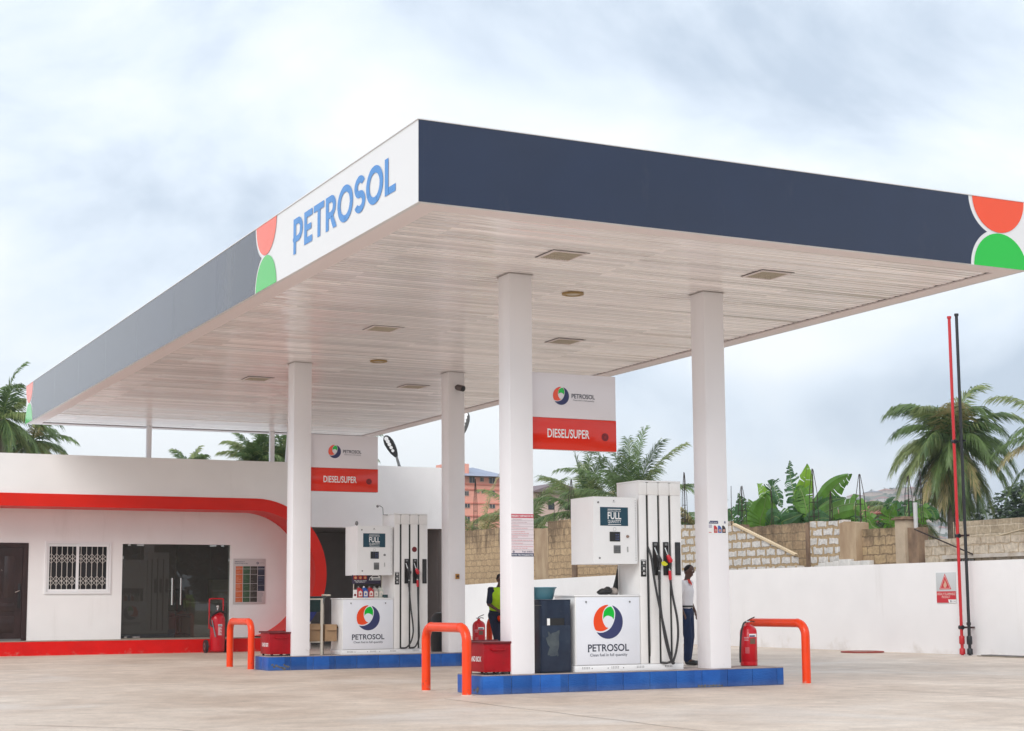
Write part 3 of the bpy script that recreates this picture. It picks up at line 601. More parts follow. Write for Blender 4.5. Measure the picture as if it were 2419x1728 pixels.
# ================================================================== fuel pumps
def pump(y0, variant, label):
    ZI = .2385
    t0 = thing('fuel_pump', label, 'fuel pump', (8.27, y0, ZI), 'white fuel pumps')
    yb = y0+.57
    b = MB(); b.box(8.27, y0, ZI, 9.90, yb, .318, bev=.004)
    pl = Plane((0, y0, 0), (1, 0, 0)); bk = Plane((0, yb, 0), (-1, 0, 0))
    base = b.build('base_plinth', PUMPW, t0)
    h = MB()
    for cx in (8.43, 8.86, 9.24, 9.67):
        for i in range(5):
            for j in range(2): pl.rect(h, cx-.055+i*.024, .276+j*.016, cx-.042+i*.024, .284+j*.016, 0, .002)
    for cx in (8.52, 8.755, 8.985): pl.disc(h, cx, .282, .0075, 0, .002, 10)
    h.build('vent_holes', GREYM, base, smooth=0)
    # lower cabinet
    cb = MB(); cb.box(8.285, y0+.008, .322, 9.25, yb-.008, 1.195, bev=.004)
    cab = cb.build('cabinet', PUMPW, t0)
    MB().box(8.27, y0-.004, 1.196, 9.252, yb+.004, 1.217, bev=.004).build('lid', PUMPW, cab)
    MB().box(8.30, y0-.001, .330, 9.236, y0+.007, 1.186, bev=.002).build('front_panel', PUMPP, cab)
    MB().box(8.30, yb-.007, .330, 9.236, yb+.001, 1.186, bev=.002).build('back_panel', PUMPP, cab)
    pc = Plane((0, y0-.001, 0), (1, 0, 0)); pcb = Plane((0, yb+.001, 0), (-1, 0, 0))
    for pp, ss in ((pc, 1), (pcb, -1)): lg = MB(); logo(lg, pp, ss*8.765, .872, .218, 0, 1, 2, d=.002); lg.build('emblem', [ORANGE, LNAVY, GREEN], cab, smooth=0)
    tx = MB(); text(tx, pc, 'PETROSOL', 8.462, .498, .608, .086, 0, .018, .002); pc.rect(tx, 8.460, .488, 8.482, .500, 0, .002)
    text(tx, pc, 'Clean fuel in full quantity', 8.492, .434, .552, .034, 1, .012, .002)
    tx.build('lettering', [LTEXT, TGREY], cab, smooth=0)
    tx = MB(); text(tx, pcb, 'PETROSOL', -9.07, .498, .608, .086, 0, .018, .002); tx.build('lettering', LTEXT, cab, smooth=0)
    sc = MB()
    for sx in (8.44, 9.09):
        for p in (pc,):
            sc.cyl(p.P(sx, 1.128, 0), p.P(sx, 1.128, .008), .011, n=10); sc.box(sx-.004, y0-.012, 1.110, sx+.004, y0-.0085, 1.122)
    sc.build('lock', GREYM, cab)
    # hose tower
    zt = 2.715; tw = MB(); tw.box(9.262, y0+.030, .322, 9.90, yb-.030, zt-.022, bev=.003)
    tower = tw.build('hose_tower', PUMPT, t0)
    MB().box(9.252, y0-.002, zt-.022, 9.905, yb+.002, zt, bev=.004).build('tower_cap', PUMPW, tower)
    pn = MB(); sl = MB(); slots = (9.382, 9.556, 9.728)
    for (ya, yc, s) in ((y0, y0+.029, -1), (yb-.029, yb, 1)):
        ed = [9.256]+[q for c in slots for q in (c-.019, c+.019)]+[9.901]
        for i in range(0, len(ed), 2): pn.box(ed[i], ya, .322, ed[i+1], yc, 2.525, bev=.0025)
        ed = [9.256]+[q for c in slots for q in (c-.004, c+.004)]+[9.901]
        for i in range(0, len(ed), 2): pn.box(ed[i], ya, 2.527, ed[i+1], yc, zt-.024, bev=.0025)
        for c in slots:
            yy = ya+.022 if s < 0 else yc-.022
            sl.box(c-.0188, min(yy, yy+s*-.006), .330, c+.0188, max(yy, yy+s*-.006), 2.52)
            sl.box(c-.02, ya-.001 if s < 0 else yc-.003, zt-.030, c+.02, ya+.003 if s < 0 else yc+.001, zt-.0255)
    pn.build('tower_panel', PUMPT, tower); sl.build('hose_slot', [BLACK], tower, smooth=0)
    # nozzle holders
    for i, c in enumerate((9.492, 9.654, 9.838)):
        a, d = c-.041, c+.041
        for (ys, sg) in ((y0, -1), (yb, 1)):
            hb = MB(); z0, z1 = 1.470, 1.905; yo = ys+sg*.016; yi = ys+sg*.001
            if i == 2:
                hb.box(a, min(yi, yo), z0, d, max(yi, yo), z1, bev=.006); hb.box(a+.012, min(yo, yo+sg*.002), z0+.03, d-.012, max(yo, yo+sg*.002), z1-.05, m=1)
                hb.build('nozzle_holder', [BLACK, RUBBER], t0)
            else:
                hb.box(a, min(yi, yo), z0, a+.014, max(yi, yo), z1, bev=.003); hb.box(d-.014, min(yi, yo), z0, d, max(yi, yo), z1, bev=.003)
                hb.box(a+.014, min(yi, yo), z1-.055, d-.014, max(yi, yo), z1); hb.box(a+.014, min(yi, yo), z0, d-.014, max(yi, yo), z0+.10)
                hb.box(a+.014, min(yi, ys+sg*.004), z0+.10, d-.014, max(yi, ys+sg*.004), z1-.055, m=1)
                hb.box(a+.020, min(yo, yo+sg*.001), z1-.045, d-.020, max(yo, yo+sg*.001), z1-.015, m=2)
                hb.build('nozzle_holder', [BLACK, GAP, GREYM], t0)
    # pictogram strip
    pg = MB(); pg.box(9.268, y0-.006, 1.452, 9.350, y0-.0005, 1.672, bev=.002, m=0); pq = Plane((0, y0-.006, 0), (1, 0, 0))
    for i, z in enumerate((1.612, 1.54, 1.475)):
        if i: pq.rect(pg, 9.272, z+.050, 9.346, z+.052, 1, .0015)
        pq.rect(pg, 9.300, z+.002, 9.310, z+.034, 1, .0015); pq.rect(pg, 9.314, z+.004, 9.330, z+.010, 1, .0015); pq.rect(pg, 9.326, z+.010, 9.331, z+.030, 1, .0015)
        pq.disc(pg, 9.317, z+.024, .007, 1, .0015, 8)
    pq.rect(pg, 9.275, 1.655, 9.342, 1.662, 1, .0015)
    pg.build('pictogram_strip', [BLACK, LWHITE], t0)
    # display head
    hx0, hx1, hz0, hz1 = 8.555, 9.222, 1.622, 2.478
    hb = MB(); ya, yc = y0-.012, yb+.012
    hb.prism([(hx0, ya+.0), (hx1-.045, ya), (hx1, ya+.010), (hx1, yc-.010), (hx1-.045, yc), (hx0, yc)], 'z', hz0, hz1)
    head = hb.build('display_head', PUMPW, t0, smooth=20)
    cp = MB(); cp.box(hx0-.003, ya-.003, hz1, hx1-.02, yc+.003, hz1+.006, bev=.002); cp.box(hx0-.003, ya-.003, hz0-.006, hx1-.02, yc+.003, hz0, bev=.002); cp.build('edge_trim', PUMPW, head)
    ph = Plane((0, ya, 0), (1, 0, 0))
    pf_ = MB()
    for i in range(38):
        for j in range(2):
            z = hz0+.035+i*.0211; xx = 9.186+j*.011; yy = ya+(xx-9.177)*.222-.0012
            pf_.add([(xx, yy, z), (xx+.006, yy+.0013, z), (xx+.006, yy+.0013, z+.009), (xx, yy, z+.009)], [(0, 1, 2, 3)])
    pf_.build('perforation', GREYM, head, smooth=0)
    st = MB(); st.box(8.660, ya-.0025, 2.108, 9.078, ya-.0002, 2.350, m=0); ps = Plane((0, ya-.0025, 0), (1, 0, 0))
    text(st, ps, 'FULL', 8.772, 2.196, .202, .086, 1, .018, .0012); text(st, ps, 'QUANTITY', 8.774, 2.146, .198, .037, 1, .004, .0012)
    text(st, ps, 'PETROSOL GIVES YOU', 8.772, 2.292, .198, .014, 1, .01, .0012)
    ps.rect(st, 8.772, 2.318, 8.968, 2.326, 1, .0012); ps.rect(st, 8.776, 2.122, 8.970, 2.129, 1, .0012)
    st.build('sticker', [TEALNAVY, LWHITE], head, smooth=0)
    em = MB(); ph.disc(em, 8.866, 2.435, .010, 0, .002, 6); ph.rect(em, 8.845, 2.415, 8.890, 2.419, 0, .002)
    for q in arcp(8.874, 2.063, .022, 0, 360, 12)[:12]: ph.disc(em, q[0], q[1], .004, 1, .002, 6)
    em.build('small_badge', [GREYM, mat('badge_grey', (.35, .35, .36), .5)], head, smooth=0)
    dp = MB(); dx0 = 8.798 if variant == 0 else 8.80
    dp.box(dx0, ya-.008, 1.905, dx0+.156, ya-.0003, 2.030, m=0, bev=.003); pd = Plane((0, ya-.008, 0), (1, 0, 0))
    for i, z in enumerate((1.985, 1.955, 1.925)): text(dp, pd, ('00.00', '0.00', '0.00')[i], dx0+.085, z, .055, .018, 1, 0, .001)
    if variant: 
        for i in range(3): pd.rect(dp, dx0+.05+i*.035, 1.912, dx0+.052+i*.035, 2.022, 1, .001)
    dp.build('display', [BLACK, mat('lcd_blue', (.10, .13, .30), .5)], head, smooth=0)
    kp = MB(); kx, kz, kw, kh = (8.855, 1.752, .104, .104) if variant == 0 else (8.862, 1.712, .10, .125)
    kp.box(kx, ya-.007, kz, kx+kw, ya-.0003, kz+kh, m=0, bev=.003); pk = Plane((0, ya-.007, 0), (1, 0, 0))
    for i in range(4):
        for j in range(4): pk.rect(kp, kx+.010+i*.022, kz+.009+j*.021, kx+.026+i*.022, kz+.023+j*.021, 1, .0015)
    kp.build('keypad', [GREYM, mat('key_grey', (.07, .075, .08), .5)], head, smooth=0)
    kn = MB(); kn.cyl(ph.P(9.066, 1.972, 0), ph.P(9.066, 1.972, .022), .020, .016, 14); kn.build('knob', mat('knob_brown', (.26, .17, .13), .4) if variant == 0 else GREYM, head)
    dt = MB()
    for i in range(5): dt.cyl(ph.P(9.062, 1.775+i*.014, 0), ph.P(9.062, 1.775+i*.014, .004), .0055, n=8); dt.cyl(ph.P(9.074, 1.775+i*.014, 0), ph.P(9.074, 1.775+i*.014, .004), .004, n=8)
    for q in ((8.632, 2.410), (8.645, 1.690)): dt.cyl(ph.P(q[0], q[1], 0), ph.P(q[0], q[1], .008), .013, n=12)
    dt.build('screw', GREYM, head)
    # nozzles
    def nozzle(cx, col, lab, side=0):
        ys = y0-.045; z = 1.70
        nb = MB(); nb.tube([(cx-.020, ys+.02, z+.13), (cx-.004, ys, z+.06), (cx+.008, ys, z+.03)], [.0085, .0095, .012], 10, m=1)
        nb.tube([(cx+.006, ys, z+.035), (cx+.020, ys-.006, z+.005), (cx+.040, ys-.008, z-.040), (cx+.048, ys-.006, z-.062)], [.018, .030, .036, .024], 12, m=0)
        nb.tube([(cx+.044, ys-.004, z-.055), (cx+.036, ys-.002, z-.12), (cx+.034, ys, z-.19)], [.022, .018, .0165], 10, m=2)
        nb.tube([(cx+.012, ys, z-.02), (cx+.002, ys, z-.07), (cx+.012, ys, z-.12), (cx+.034, ys, z-.14)], [.006]*4, 6, m=2)
        return nb.build('nozzle', [col, STEEL, RUBBER if col != NOZRED else BLACK], t0, label=lab)
    n_a = nozzle(9.490, RUBBER, 'black fuel nozzle'); n_b = nozzle(9.650, NOZRED, 'red fuel nozzle')
    yh = y0-.045
    cu = MB(); cu.tube([(9.524, yh, 1.52), (9.522, yh, 1.41)], [.019, .020], 10, m=0); cu.tube([(9.524, yh, 1.535), (9.524, yh, 1.52)], .0175, 10, m=1); cu.build('swivel', [RUBBER, STEEL], n_a)
    cu = MB(); cu.tube([(9.686, yh, 1.53), (9.690, yh, 1.43), (9.690, yh, 1.40)], [.020, .022, .013], 10, m=0); cu.tube([(9.684, yh, 1.56), (9.685, yh, 1.53)], .018, 10, m=1); cu.build('swivel', [NOZRED, STEEL], n_b)
    if variant == 0:
        yt = MB(); yt.add([(9.538, yh-.03, 1.640), (9.575, yh-.045, 1.655), (9.635, yh-.045, 1.612), (9.60, yh-.035, 1.590), (9.550, yh-.03, 1.598)], [(0, 1, 2, 3, 4)]); yt.build('yellow_tag', YEL, n_a)
        h1 = [(9.522, yh, 1.42), (9.518, yh-.01, 1.2), (9.528, yh-.03, .95), (9.57, yh-.05, .62), (9.655, yh-.05, .35), (9.70, yh-.04, .330), (9.66, yh-.03, .345), (9.61, yh-.01, .330), (9.560, y0+.01, .335)]
        h2 = [(9.690, yh, 1.41), (9.715, yh-.02, 1.18), (9.755, yh-.045, .92), (9.765, yh-.05, .70), (9.735, yh-.05, .50), (9.695, yh-.05, .38), (9.67, yh-.055, .35), (9.62, yh-.06, .48), (9.555, yh-.06, .75), (9.475, yh-.055, 1.10), (9.42, yh-.04, 1.42), (9.398, yh-.01, 1.70), (9.385, y0+.01, 1.84)]
        h3 = [(9.382, y0+.014, 1.9), (9.378, y0-.012, 1.3), (9.374, y0-.02, .95), (9.376, y0-.02, .65), (9.392, y0+.01, .42)]
        for hh, r in ((h1, .0155), (h2, .0155), (h3, .008)): MB().tube(spline(hh, 6), r, 8).build('hose', RUBBER, t0)
    else:
        h1 = [(9.522, yh, 1.42), (9.535, yh-.01, 1.22), (9.550, yh-.03, 1.0), (9.580, yh-.04, .75), (9.578, yh-.05, .58), (9.535, yh-.04, .43), (9.46, yh-.03, .345), (9.392, y0+.01, .335)]
        h2 = [(9.690, yh, 1.41), (9.690, yh-.02, 1.1), (9.695, yh-.04, .80), (9.698, yh-.05, .55), (9.675, yh-.04, .44), (9.62, yh-.03, .35), (9.565, y0+.01, .335)]
        for hh in (h1, h2): MB().tube(spline(hh, 6), .0155, 8).build('hose', RUBBER, t0)
        rd = MB(); pt = Plane((0, y0, 0), (1, 0, 0)); pt.disc(rd, 9.645, 2.075, .048, 0, .003, 24); rd.build('round_sticker', DKRED, tower, smooth=0)
        cm = MB(); cm.tube([(9.165, y0+.30, 2.70), (9.155, y0+.3, 2.83), (9.10, y0+.3, 2.86), (9.06, y0+.3, 2.855)], .007, 6); cm.tube([(9.255, y0+.3, 2.70), (9.165, y0+.30, 2.70)], .007, 6); cm.ball((9.055, y0+.3, 2.85), .024); cm.build('small_camera', GREYM, tower)
        cm = MB(); cm.ball((8.58, y0+.10, 2.53), (.03, .03, .04)); cm.cyl((8.58, y0+.1, 2.48), (8.58, y0+.1, 2.52), .012); cm.build('small_camera', GREYM, head)
    return t0
pump(17.47, 0, 'white two-hose fuel pump nearest the camera, beside the navy bin')
pump(25.87, 1, 'white fuel pump further back, with red round sticker and oil bottles on it')

# ================================================================== hanging signs
def sign(y0, label):
    t0 = thing('fuel_sign', label, 'sign', (7.665, y0, 3.08), 'red and white fuel signs hung from columns')
    MB().box(7.665, y0-.05, 3.492, 8.955, y0+.05, 4.075, bev=.004).build('white_panel', SIGNW, t0)
    MB().box(7.665, y0-.052, 3.082, 8.958, y0+.052, 3.490, bev=.004).build('red_panel', SIGNR, t0)
    for s, yy in ((1, y0-.052), (-1, y0+.052)):
        pl = Plane((0, yy, 0), (s, 0, 0)); lg = MB(); q = lambda a, w=0: a if s > 0 else -(a+w)
        logo(lg, pl, q(8.135), 3.782, .118, 0, 1, 2, d=.002); lg.build('emblem', [ORANGE, LNAVY, GREEN], t0, smooth=0)
        tx = MB(); text(tx, pl, 'PETROSOL', q(8.292, .345), 3.760, .345, .056, 0, .012, .002)
        text(tx, pl, 'Clean fuel in full quantity', q(8.312, .315), 3.726, .315, .018, 0, 0, .002)
        text(tx, pl, 'DIESEL/SUPER', q(7.932, .618), 3.238, .618, .108, 1, .014, .002)
        tx.build('lettering', [LTEXT, LWHITE], t0, smooth=0)
        sl = MB(); pl.disc(sl, q(8.785), 3.268, .052, 0, .002, 28); pl.disc(sl, q(8.785), 3.268, .040, 1, .003, 28); pl.disc(sl, q(8.785), 3.268, .034, 0, .004, 28)
        pl.poly(sl, [(q(8.785)-.018, 3.25), (q(8.785)+.018, 3.25), (q(8.785)+.018, 3.275), (q(8.785), 3.295), (q(8.785)-.018, 3.275)], 1, .005)
        sl.build('round_seal', [DKRED, mat('seal_red', (.30, .012, .016), .5)], t0, smooth=0)
    return t0
sign(17.57, 'diesel and super sign on the nearest column, over the front pump')
sign(25.96, 'diesel and super sign on the further column, over the back pump')

# notices on columns
t0 = thing('emergency_notice', 'white notice with red heading and lines of small print on the nearest column', 'notice', (7.343, 17.41, 1.70))
n_ = MB(); pl = Plane((7.343, 17.4075, 0), (1, 0, 0)); x0, x1 = .003, .3185
n_.box(7.346, 17.4072, 1.700, 7.6615, 17.4095, 2.236, m=0)
pl.rect(n_, x0, 2.185, x1, 2.234, 1, .0012); text(n_, pl, 'EMERGENCY RESPONSE FOR FIRE', x0+.004, 2.197, .305, .024, 2, .02, .002)
for z in (2.148, 2.108, 2.073, 2.035, 1.970, 1.925, 1.888, 1.852, 1.782): pl.rect(n_, x0, z, x1, z+.003, 3, .0012)
for z, s, w in ((2.163, '1. Raise the alarm', .14), (2.125, '2. Switch off and stop sales', .21), (2.088, '3. Call the fire service', .10), (2.052, '4. Clear people from the forecourt', .225), (2.008, '5. Use the fire extinguishers', .185), (1.985, '6. Close the valves and stop traffic', .24),
                (1.955, '7. Guide persons to the assembly point', .23), (1.938, 'of the site', .08), (1.900, '8. Keep everybody away from the fire', .29), (1.863, '9. Wait for instructions', .155), (1.822, '10. Inform the operations and safety department', .30), (1.800, '11. Return only when safe', .22)):
    text(n_, pl, s, x0+.008, z, w, .009, 1 if z < 2.12 else 4, .01, .0015)
text(n_, pl, 'Tel: 0302-', x0+.145, 1.752, .165, .018, 5, .02, .0015); logo(n_, pl, x0+.032, 1.760, .013, 5, 5, 5, d=.0015)
pl.rect(n_, x0, 1.701, x1, 1.742, 5, .0012); text(n_, pl, 'Do Not Take Unnecessary Risk', x0+.004, 1.713, .305, .018, 2, .02, .002)
n_.build('notice_sheet', [mat('notice_pink', (.76, .68, .71), .6), mat('notice_red', (.55, .03, .07), .6), LWHITE, mat('notice_line', (.28, .22, .26), .6), mat('notice_print', (.33, .10, .14), .6), mat('notice_navy', (.04, .055, .12), .6)], t0, smooth=0)
t0 = thing('oil_poster', 'small poster of coloured oil cans on the column right of the front pump', 'poster', (10.292, 17.41, 2.02))
n_ = MB(); pl = Plane((10.292, 17.4075, 0), (1, 0, 0)); n_.box(10.297, 17.4072, 2.010, 10.609, 17.4095, 2.205, m=0)
pl.poly(n_, [(.008, 2.158), (.16, 2.158), (.155, 2.196), (.03, 2.196)], 1, .0012); text(n_, pl, 'CHOOSE THE BEST', .025, 2.17, .12, .010, 2, .02, .002)
for i, c in enumerate((3, 4, 5)):
    a = .088+i*.066; pl.poly(n_, [(a, 2.035), (a+.058, 2.035), (a+.058, 2.095), (a+.045, 2.118), (a+.02, 2.135), (a, 2.130)], c, .0015); pl.disc(n_, a+.03, 2.068, .020, 6, .003, 12)
pl.disc(n_, .268, 2.178, .016, 1, .0015, 12); pl.disc(n_, .271, 2.181, .007, 0, .002, 8); pl.rect(n_, .008, 2.10, .06, 2.145, 7, .0012); pl.rect(n_, .008, 2.036, .05, 2.044, 3, .0012)
n_.build('poster_sheet', [LWHITE, LNAVY, LWHITE, mat('can_red', (.55, .03, .04), .5), mat('can_blue', (.04, .12, .42), .5), mat('can_dark', (.04, .03, .03), .5), mat('can_label', (.55, .30, .25), .5), mat('print_lilac', (.5, .48, .56), .5)], t0, smooth=0)

# security camera and junction box on the far right column
t0 = thing('security_camera', 'round brown security camera high on the far right column', 'camera', (10.48, 25.80, 5.02))
MB().cyl((10.455, 25.804, 5.03), (10.455, 25.76, 5.03), .04, n=16).build('mount', GREYM, t0)
b_ = MB(); b_.cyl((10.46, 25.77, 5.03), (10.50, 25.62, 4.99), .055, n=18); b_.build('camera_body', mat('bronze_grey', (.10, .075, .07), .4), t0)
MB().cyl((10.50, 25.619, 4.99), (10.503, 25.61, 4.988), .044, n=18).build('lens', BLACK, t0)
t0 = thing('junction_box', 'small yellow push button box on the far right column', 'switch', (10.45, 25.80, 1.59))
MB().box(10.415, 25.765, 1.55, 10.485, 25.804, 1.64, bev=.004).build('box', mat('amber', (.45, .22, .03), .5), t0)
MB().cyl((10.445, 25.765, 1.595), (10.445, 25.745, 1.595), .022, n=12).build('button', mat('button_brown', (.12, .05, .03), .4), t0)

# ================================================================== bollards
def bollard(x, ya, yb, label, h=.88, r=.059, rc=.17):
    global ORG
    t0 = thing('hoop_bollard', label, 'bollard', (x, (ya+yb)/2, 0), 'orange tube hoops guarding the pump islands')
    zt = h-r; pts = [(x, ya, .0), (x, ya, zt-rc)]
    for i in range(1, 7): a = R(15*i); pts.append((x, ya+rc-rc*math.cos(a), zt-rc+rc*math.sin(a)))
    pts.append((x, yb-rc, zt))
    for i in range(1, 7): a = R(15*i); pts.append((x, yb-rc+rc*math.sin(a), zt-rc+rc*math.cos(a)))
    pts.append((x, yb, .0))
    MB().tube(pts, r, 20).build('hoop', BOLL, t0)
    w = MB()
    for q, d in ((pts[7], 1), (pts[8], 1)): w.tube([(q[0], q[1]-.006, q[2]), (q[0], q[1]+.006, q[2])], r+.003, 20)
    for yy in (ya, yb): w.lathe((x, yy, 0), [(r+.025, .0), (r+.012, .008), (r+.001, .012)], 20, m=1)
    w.build('weld_seam', [BOLL, GROUNDM], t0)
    return t0
bollard(6.70, 17.36, 18.60, 'orange hoop bollard nearest the camera, in front of the red sand box')
bollard(6.78, 26.30, 27.55, 'orange hoop bollard beside the wheeled red extinguisher')
bollard(11.78, 17.33, 18.72, 'orange hoop bollard at the right end, beside a fire extinguisher')
bollard(11.78, 25.95, 27.22, 'orange hoop bollard mostly hidden behind the woman in the yellow vest')

# ================================================================== sand boxes
def sandbox(y0, label):
    t0 = thing('sand_box', label, 'sand box', (6.975, y0, .2385), 'red fire sand boxes')
    xa, xb, ya, yb = 6.975, 7.385, y0, y0+.52; zb, zt = .272, .640
    b = MB(); b.box(xa, ya, zb, xb, yb, zt-.01, bev=.005); b.build('body', SANDRED, t0)
    l = MB(); l.box(xa-.018, ya-.014, zt-.01, xb+.022, yb+.01, zt+.004, bev=.003); l.cyl((xa-.028, ya-.010, zt-.006), (xb+.036, ya-.010, zt-.006), .014, n=10); l.cyl((xa-.028, yb+.006, zt+.004), (xb+.036, yb+.006, zt+.004), .014, n=10)
    l.build('lid', SANDRED2, t0)
    h_ = MB(); h_.tube([(xa+.09, ya, .555), (xa+.10, ya-.032, .545), (xa+.27, ya-.032, .545), (xa+.28, ya, .555)], .010, 8); h_.box(xa+.07, ya-.006, .54, xa+.11, ya, .58); h_.box(xa+.26, ya-.006, .54, xa+.30, ya, .58); h_.build('handle', SANDRED, t0)
    f = MB()
    for fx in (xa+.04, xa+.20, xb-.04):
        for fy in (ya+.03, yb-.04): f.cyl((fx, fy, .2387), (fx, fy, zb), .020, n=8)
    build_each(f, 'foot', BLACK, t0)
    tx = MB(); pl = Plane((xa, yb, 0), (0, -1, 0)); text(tx, pl, 'SAND BOX', .10, .400, .34, .060, 0, .03, .002); tx.build('lettering', LWHITE, t0, smooth=0)
    return t0
sandbox(17.44, 'red metal sand box at the foot of the nearest column')
sandbox(25.87, 'dark red metal sand box at the foot of the further left column')

# ================================================================== bins
t0 = thing('waste_bin', 'tall navy metal litter bin with a letterbox slot beside the front pump', 'bin', (7.78, 17.46, .2385))
b = MB(); xa, xb, ya, yb, za, zb = 7.775, 8.205, 17.45, 17.88, .250, 1.150
b.prism([(xa, za), (xb, za), (xb, zb), (xa, zb)], 'y', ya+.004, yb); b.build('body', BINNAVY, t0)
fr = MB(); fr.box(xa+.012, ya-.004, .835, 7.862, ya+.0035, zb-.012, bev=.002); fr.box(8.115, ya-.004, .835, xb-.012, ya+.0035, zb-.012, bev=.002); fr.box(7.862, ya-.004, .925, 8.115, ya+.0035, zb-.012); fr.box(xa+.012, ya-.004, za+.012, xb-.012, ya+.0035, .835, bev=.002)
fr.build('front_panel', BINNAVY, t0)
sl = MB(); sl.box(7.862, ya+.0038, .835, 8.115, ya+.0042, .925, m=0); sl.box(7.864, ya-.002, .837, 7.905, ya+.003, .923, m=1); sl.build('slot', [BLACK, LWHITE], t0, smooth=0)
random.seed(3)
sf = MB(); pl = Plane((7.95, ya-.004, .60), (1, 0, 0)); pts = []
for i in range(30):
    a = 2*math.pi*i/30; r_n = .75+.5*noise.noise(Vector((math.cos(a)*2, math.sin(a)*2, 1))); pts.append((.11*r_n*math.copysign(abs(math.cos(a))**.6, math.cos(a)), .20*r_n*math.copysign(abs(math.sin(a))**.6, math.sin(a))))
pl.poly(sf, pts, 0, .0012); sf.build('scuff_mark', SCUFF, t0, smooth=0)
ed = MB(); ed.box(xa-.004, ya, zb, xb+.004, yb+.004, zb+.010, bev=.003); ed.box(xa-.002, ya+.002, 1.085, xb+.001, yb, 1.091, m=1); ed.build('top_rim', [BINNAVY, GREYM], t0)
t0 = thing('wash_basin', 'round teal plastic basin sitting on top of the navy bin', 'basin', (7.885, 17.67, 1.161))
MB().lathe((7.885, 17.67, 1.161), [(.155, 0), (.165, .01), (.196, .135), (.205, .142), (.214, .146), (.214, .156), (.198, .157), (.190, .140), (.160, .02), (.0001, .016)], 36).build('basin', BASIN, t0)
t0 = thing('round_bin', 'black round dustbin behind the far right column', 'bin', (10.95, 27.6, 0))
MB().lathe((10.95, 27.6, 0), [(.17, .0), (.19, .02), (.235, .72), (.24, .74)], 28).build('body', BLACK, t0)
MB().lathe((10.95, 27.6, 0), [(.255, .735), (.255, .76), (.20, .86), (.14, .93), (.0001, .95)], 28).build('lid', BLACK, t0)

# ================================================================== extinguishers
def extinguisher(x, y, label, z0=.2385, hose=True):
    t0 = thing('fire_extinguisher', label, 'fire extinguisher', (x, y, z0), 'red fire extinguishers standing by the pumps')
    r = .118; b = MB(); b.lathe((x, y, z0), [(r-.012, 0), (r, .012), (r, .055), (r-.003, .058), (r, .062), (r, .46), (r-.003, .465), (r-.002, .475), (r-.018, .515), (r-.05, .545), (.035, .560), (.028, .575), (.0001, .575)], 28); b.build('cylinder', EXTRED, t0)
    v = MB(); v.cyl((x, y, z0+.57), (x, y, z0+.61), .022, n=12, m=0); v.cyl((x-.05, y-.01, z0+.60), (x+.02, y-.01, z0+.60), .014, n=10, m=1)
    v.tube([(x-.02, y-.005, z0+.615), (x+.03, y-.01, z0+.640), (x+.095, y-.02, z0+.665)], .008, 6, m=2); v.tube([(x-.02, y-.01, z0+.600), (x+.04, y-.02, z0+.610), (x+.085, y-.03, z0+.600)], .007, 6, m=2)
    v.build('valve', [EXTRED, STEEL, BLACK], t0)
    if hose: MB().tube(spline([(x-.05, y-.01, z0+.60), (x-.11, y-.04, z0+.565), (x-.165, y-.06, z0+.42), (x-.185, y-.06, z0+.20), (x-.185, y-.06, z0+.05)], 5), .0125, 8).build('hose', RUBBER, t0)
    lb = MB()
    def wrap(a0, a1, zz0, zz1, m, d=.0015):
        n = 6; pts = [(x+(r+d)*math.cos(R(a0+(a1-a0)*i/n)), y+(r+d)*math.sin(R(a0+(a1-a0)*i/n))) for i in range(n+1)]
        for i in range(n): lb.add([(*pts[i], z0+zz0), (*pts[i+1], z0+zz0), (*pts[i+1], z0+zz1), (*pts[i], z0+zz1)], [(0, 1, 2, 3)], m)
    wrap(240, 300, .395, .438, 0); wrap(242, 282, .398, .418, 1, .0022); wrap(245, 285, .300, .375, 2); wrap(205, 238, .375, .395, 3); wrap(207, 235, .345, .362, 3)
    for i in range(7): wrap(212, 240, .175+i*.012, .180+i*.012, 3)
    lb.build('label_print', [LWHITE, LNAVY, mat('label_olive', (.16, .09, .06), .6), mat('label_pink', (.62, .25, .27), .6)], t0)
    return t0
extinguisher(11.265, 17.935, 'red fire extinguisher with hanging black hose on the near island end')
extinguisher(11.08, 26.22, 'red fire extinguisher seen above the front sand box, on the far island', hose=False)
# wheeled extinguisher
wx, wy = 9.06, 36.15
t0 = thing('wheeled_extinguisher', 'large wheeled red fire extinguisher with hoop handle by the glass door', 'fire extinguisher', (wx, wy, 0))
b = MB(); b.lathe((wx, wy, 0), [(.14, .03), (.165, .05), (.172, .10), (.172, .78), (.168, .80), (.14, .88), (.08, .93), (.04, .94), (.035, .98), (.0001, .98)], 30); b.build('cylinder', EXTRED, t0)
for s in (-1, 1):
    w = MB(); w.cyl((wx+s*.235-.03, wy+.13, .15), (wx+s*.235+.03, wy+.13, .15), .15, n=24, m=0); w.cyl((wx+s*.235-.034, wy+.13, .15), (wx+s*.235+.034, wy+.13, .15), .085, n=20, m=1); w.cyl((wx+s*.235-.038, wy+.13, .15), (wx+s*.235+.038, wy+.13, .15), .03, n=12, m=0); w.build('wheel', [RUBBER, GREYM], t0)
hd = MB(); hd.tube(spline([(wx-.165, wy+.12, .55), (wx-.165, wy+.12, .9), (wx-.165, wy+.12, 1.20), (wx-.14, wy+.12, 1.245), (wx+.14, wy+.12, 1.245), (wx+.165, wy+.12, 1.20), (wx+.165, wy+.12, .9), (wx+.165, wy+.12, .55)], 4), .016, 8); hd.tube([(wx-.24, wy+.13, .15), (wx+.24, wy+.13, .15)], .015, 8); hd.build('handle_frame', EXTRED, t0)
vv = MB(); vv.cyl((wx, wy, .97), (wx, wy, 1.06), .02, m=0); vv.ball((wx, wy, 1.07), (.035, .03, .03), m=0); vv.build('valve', STEEL, t0)
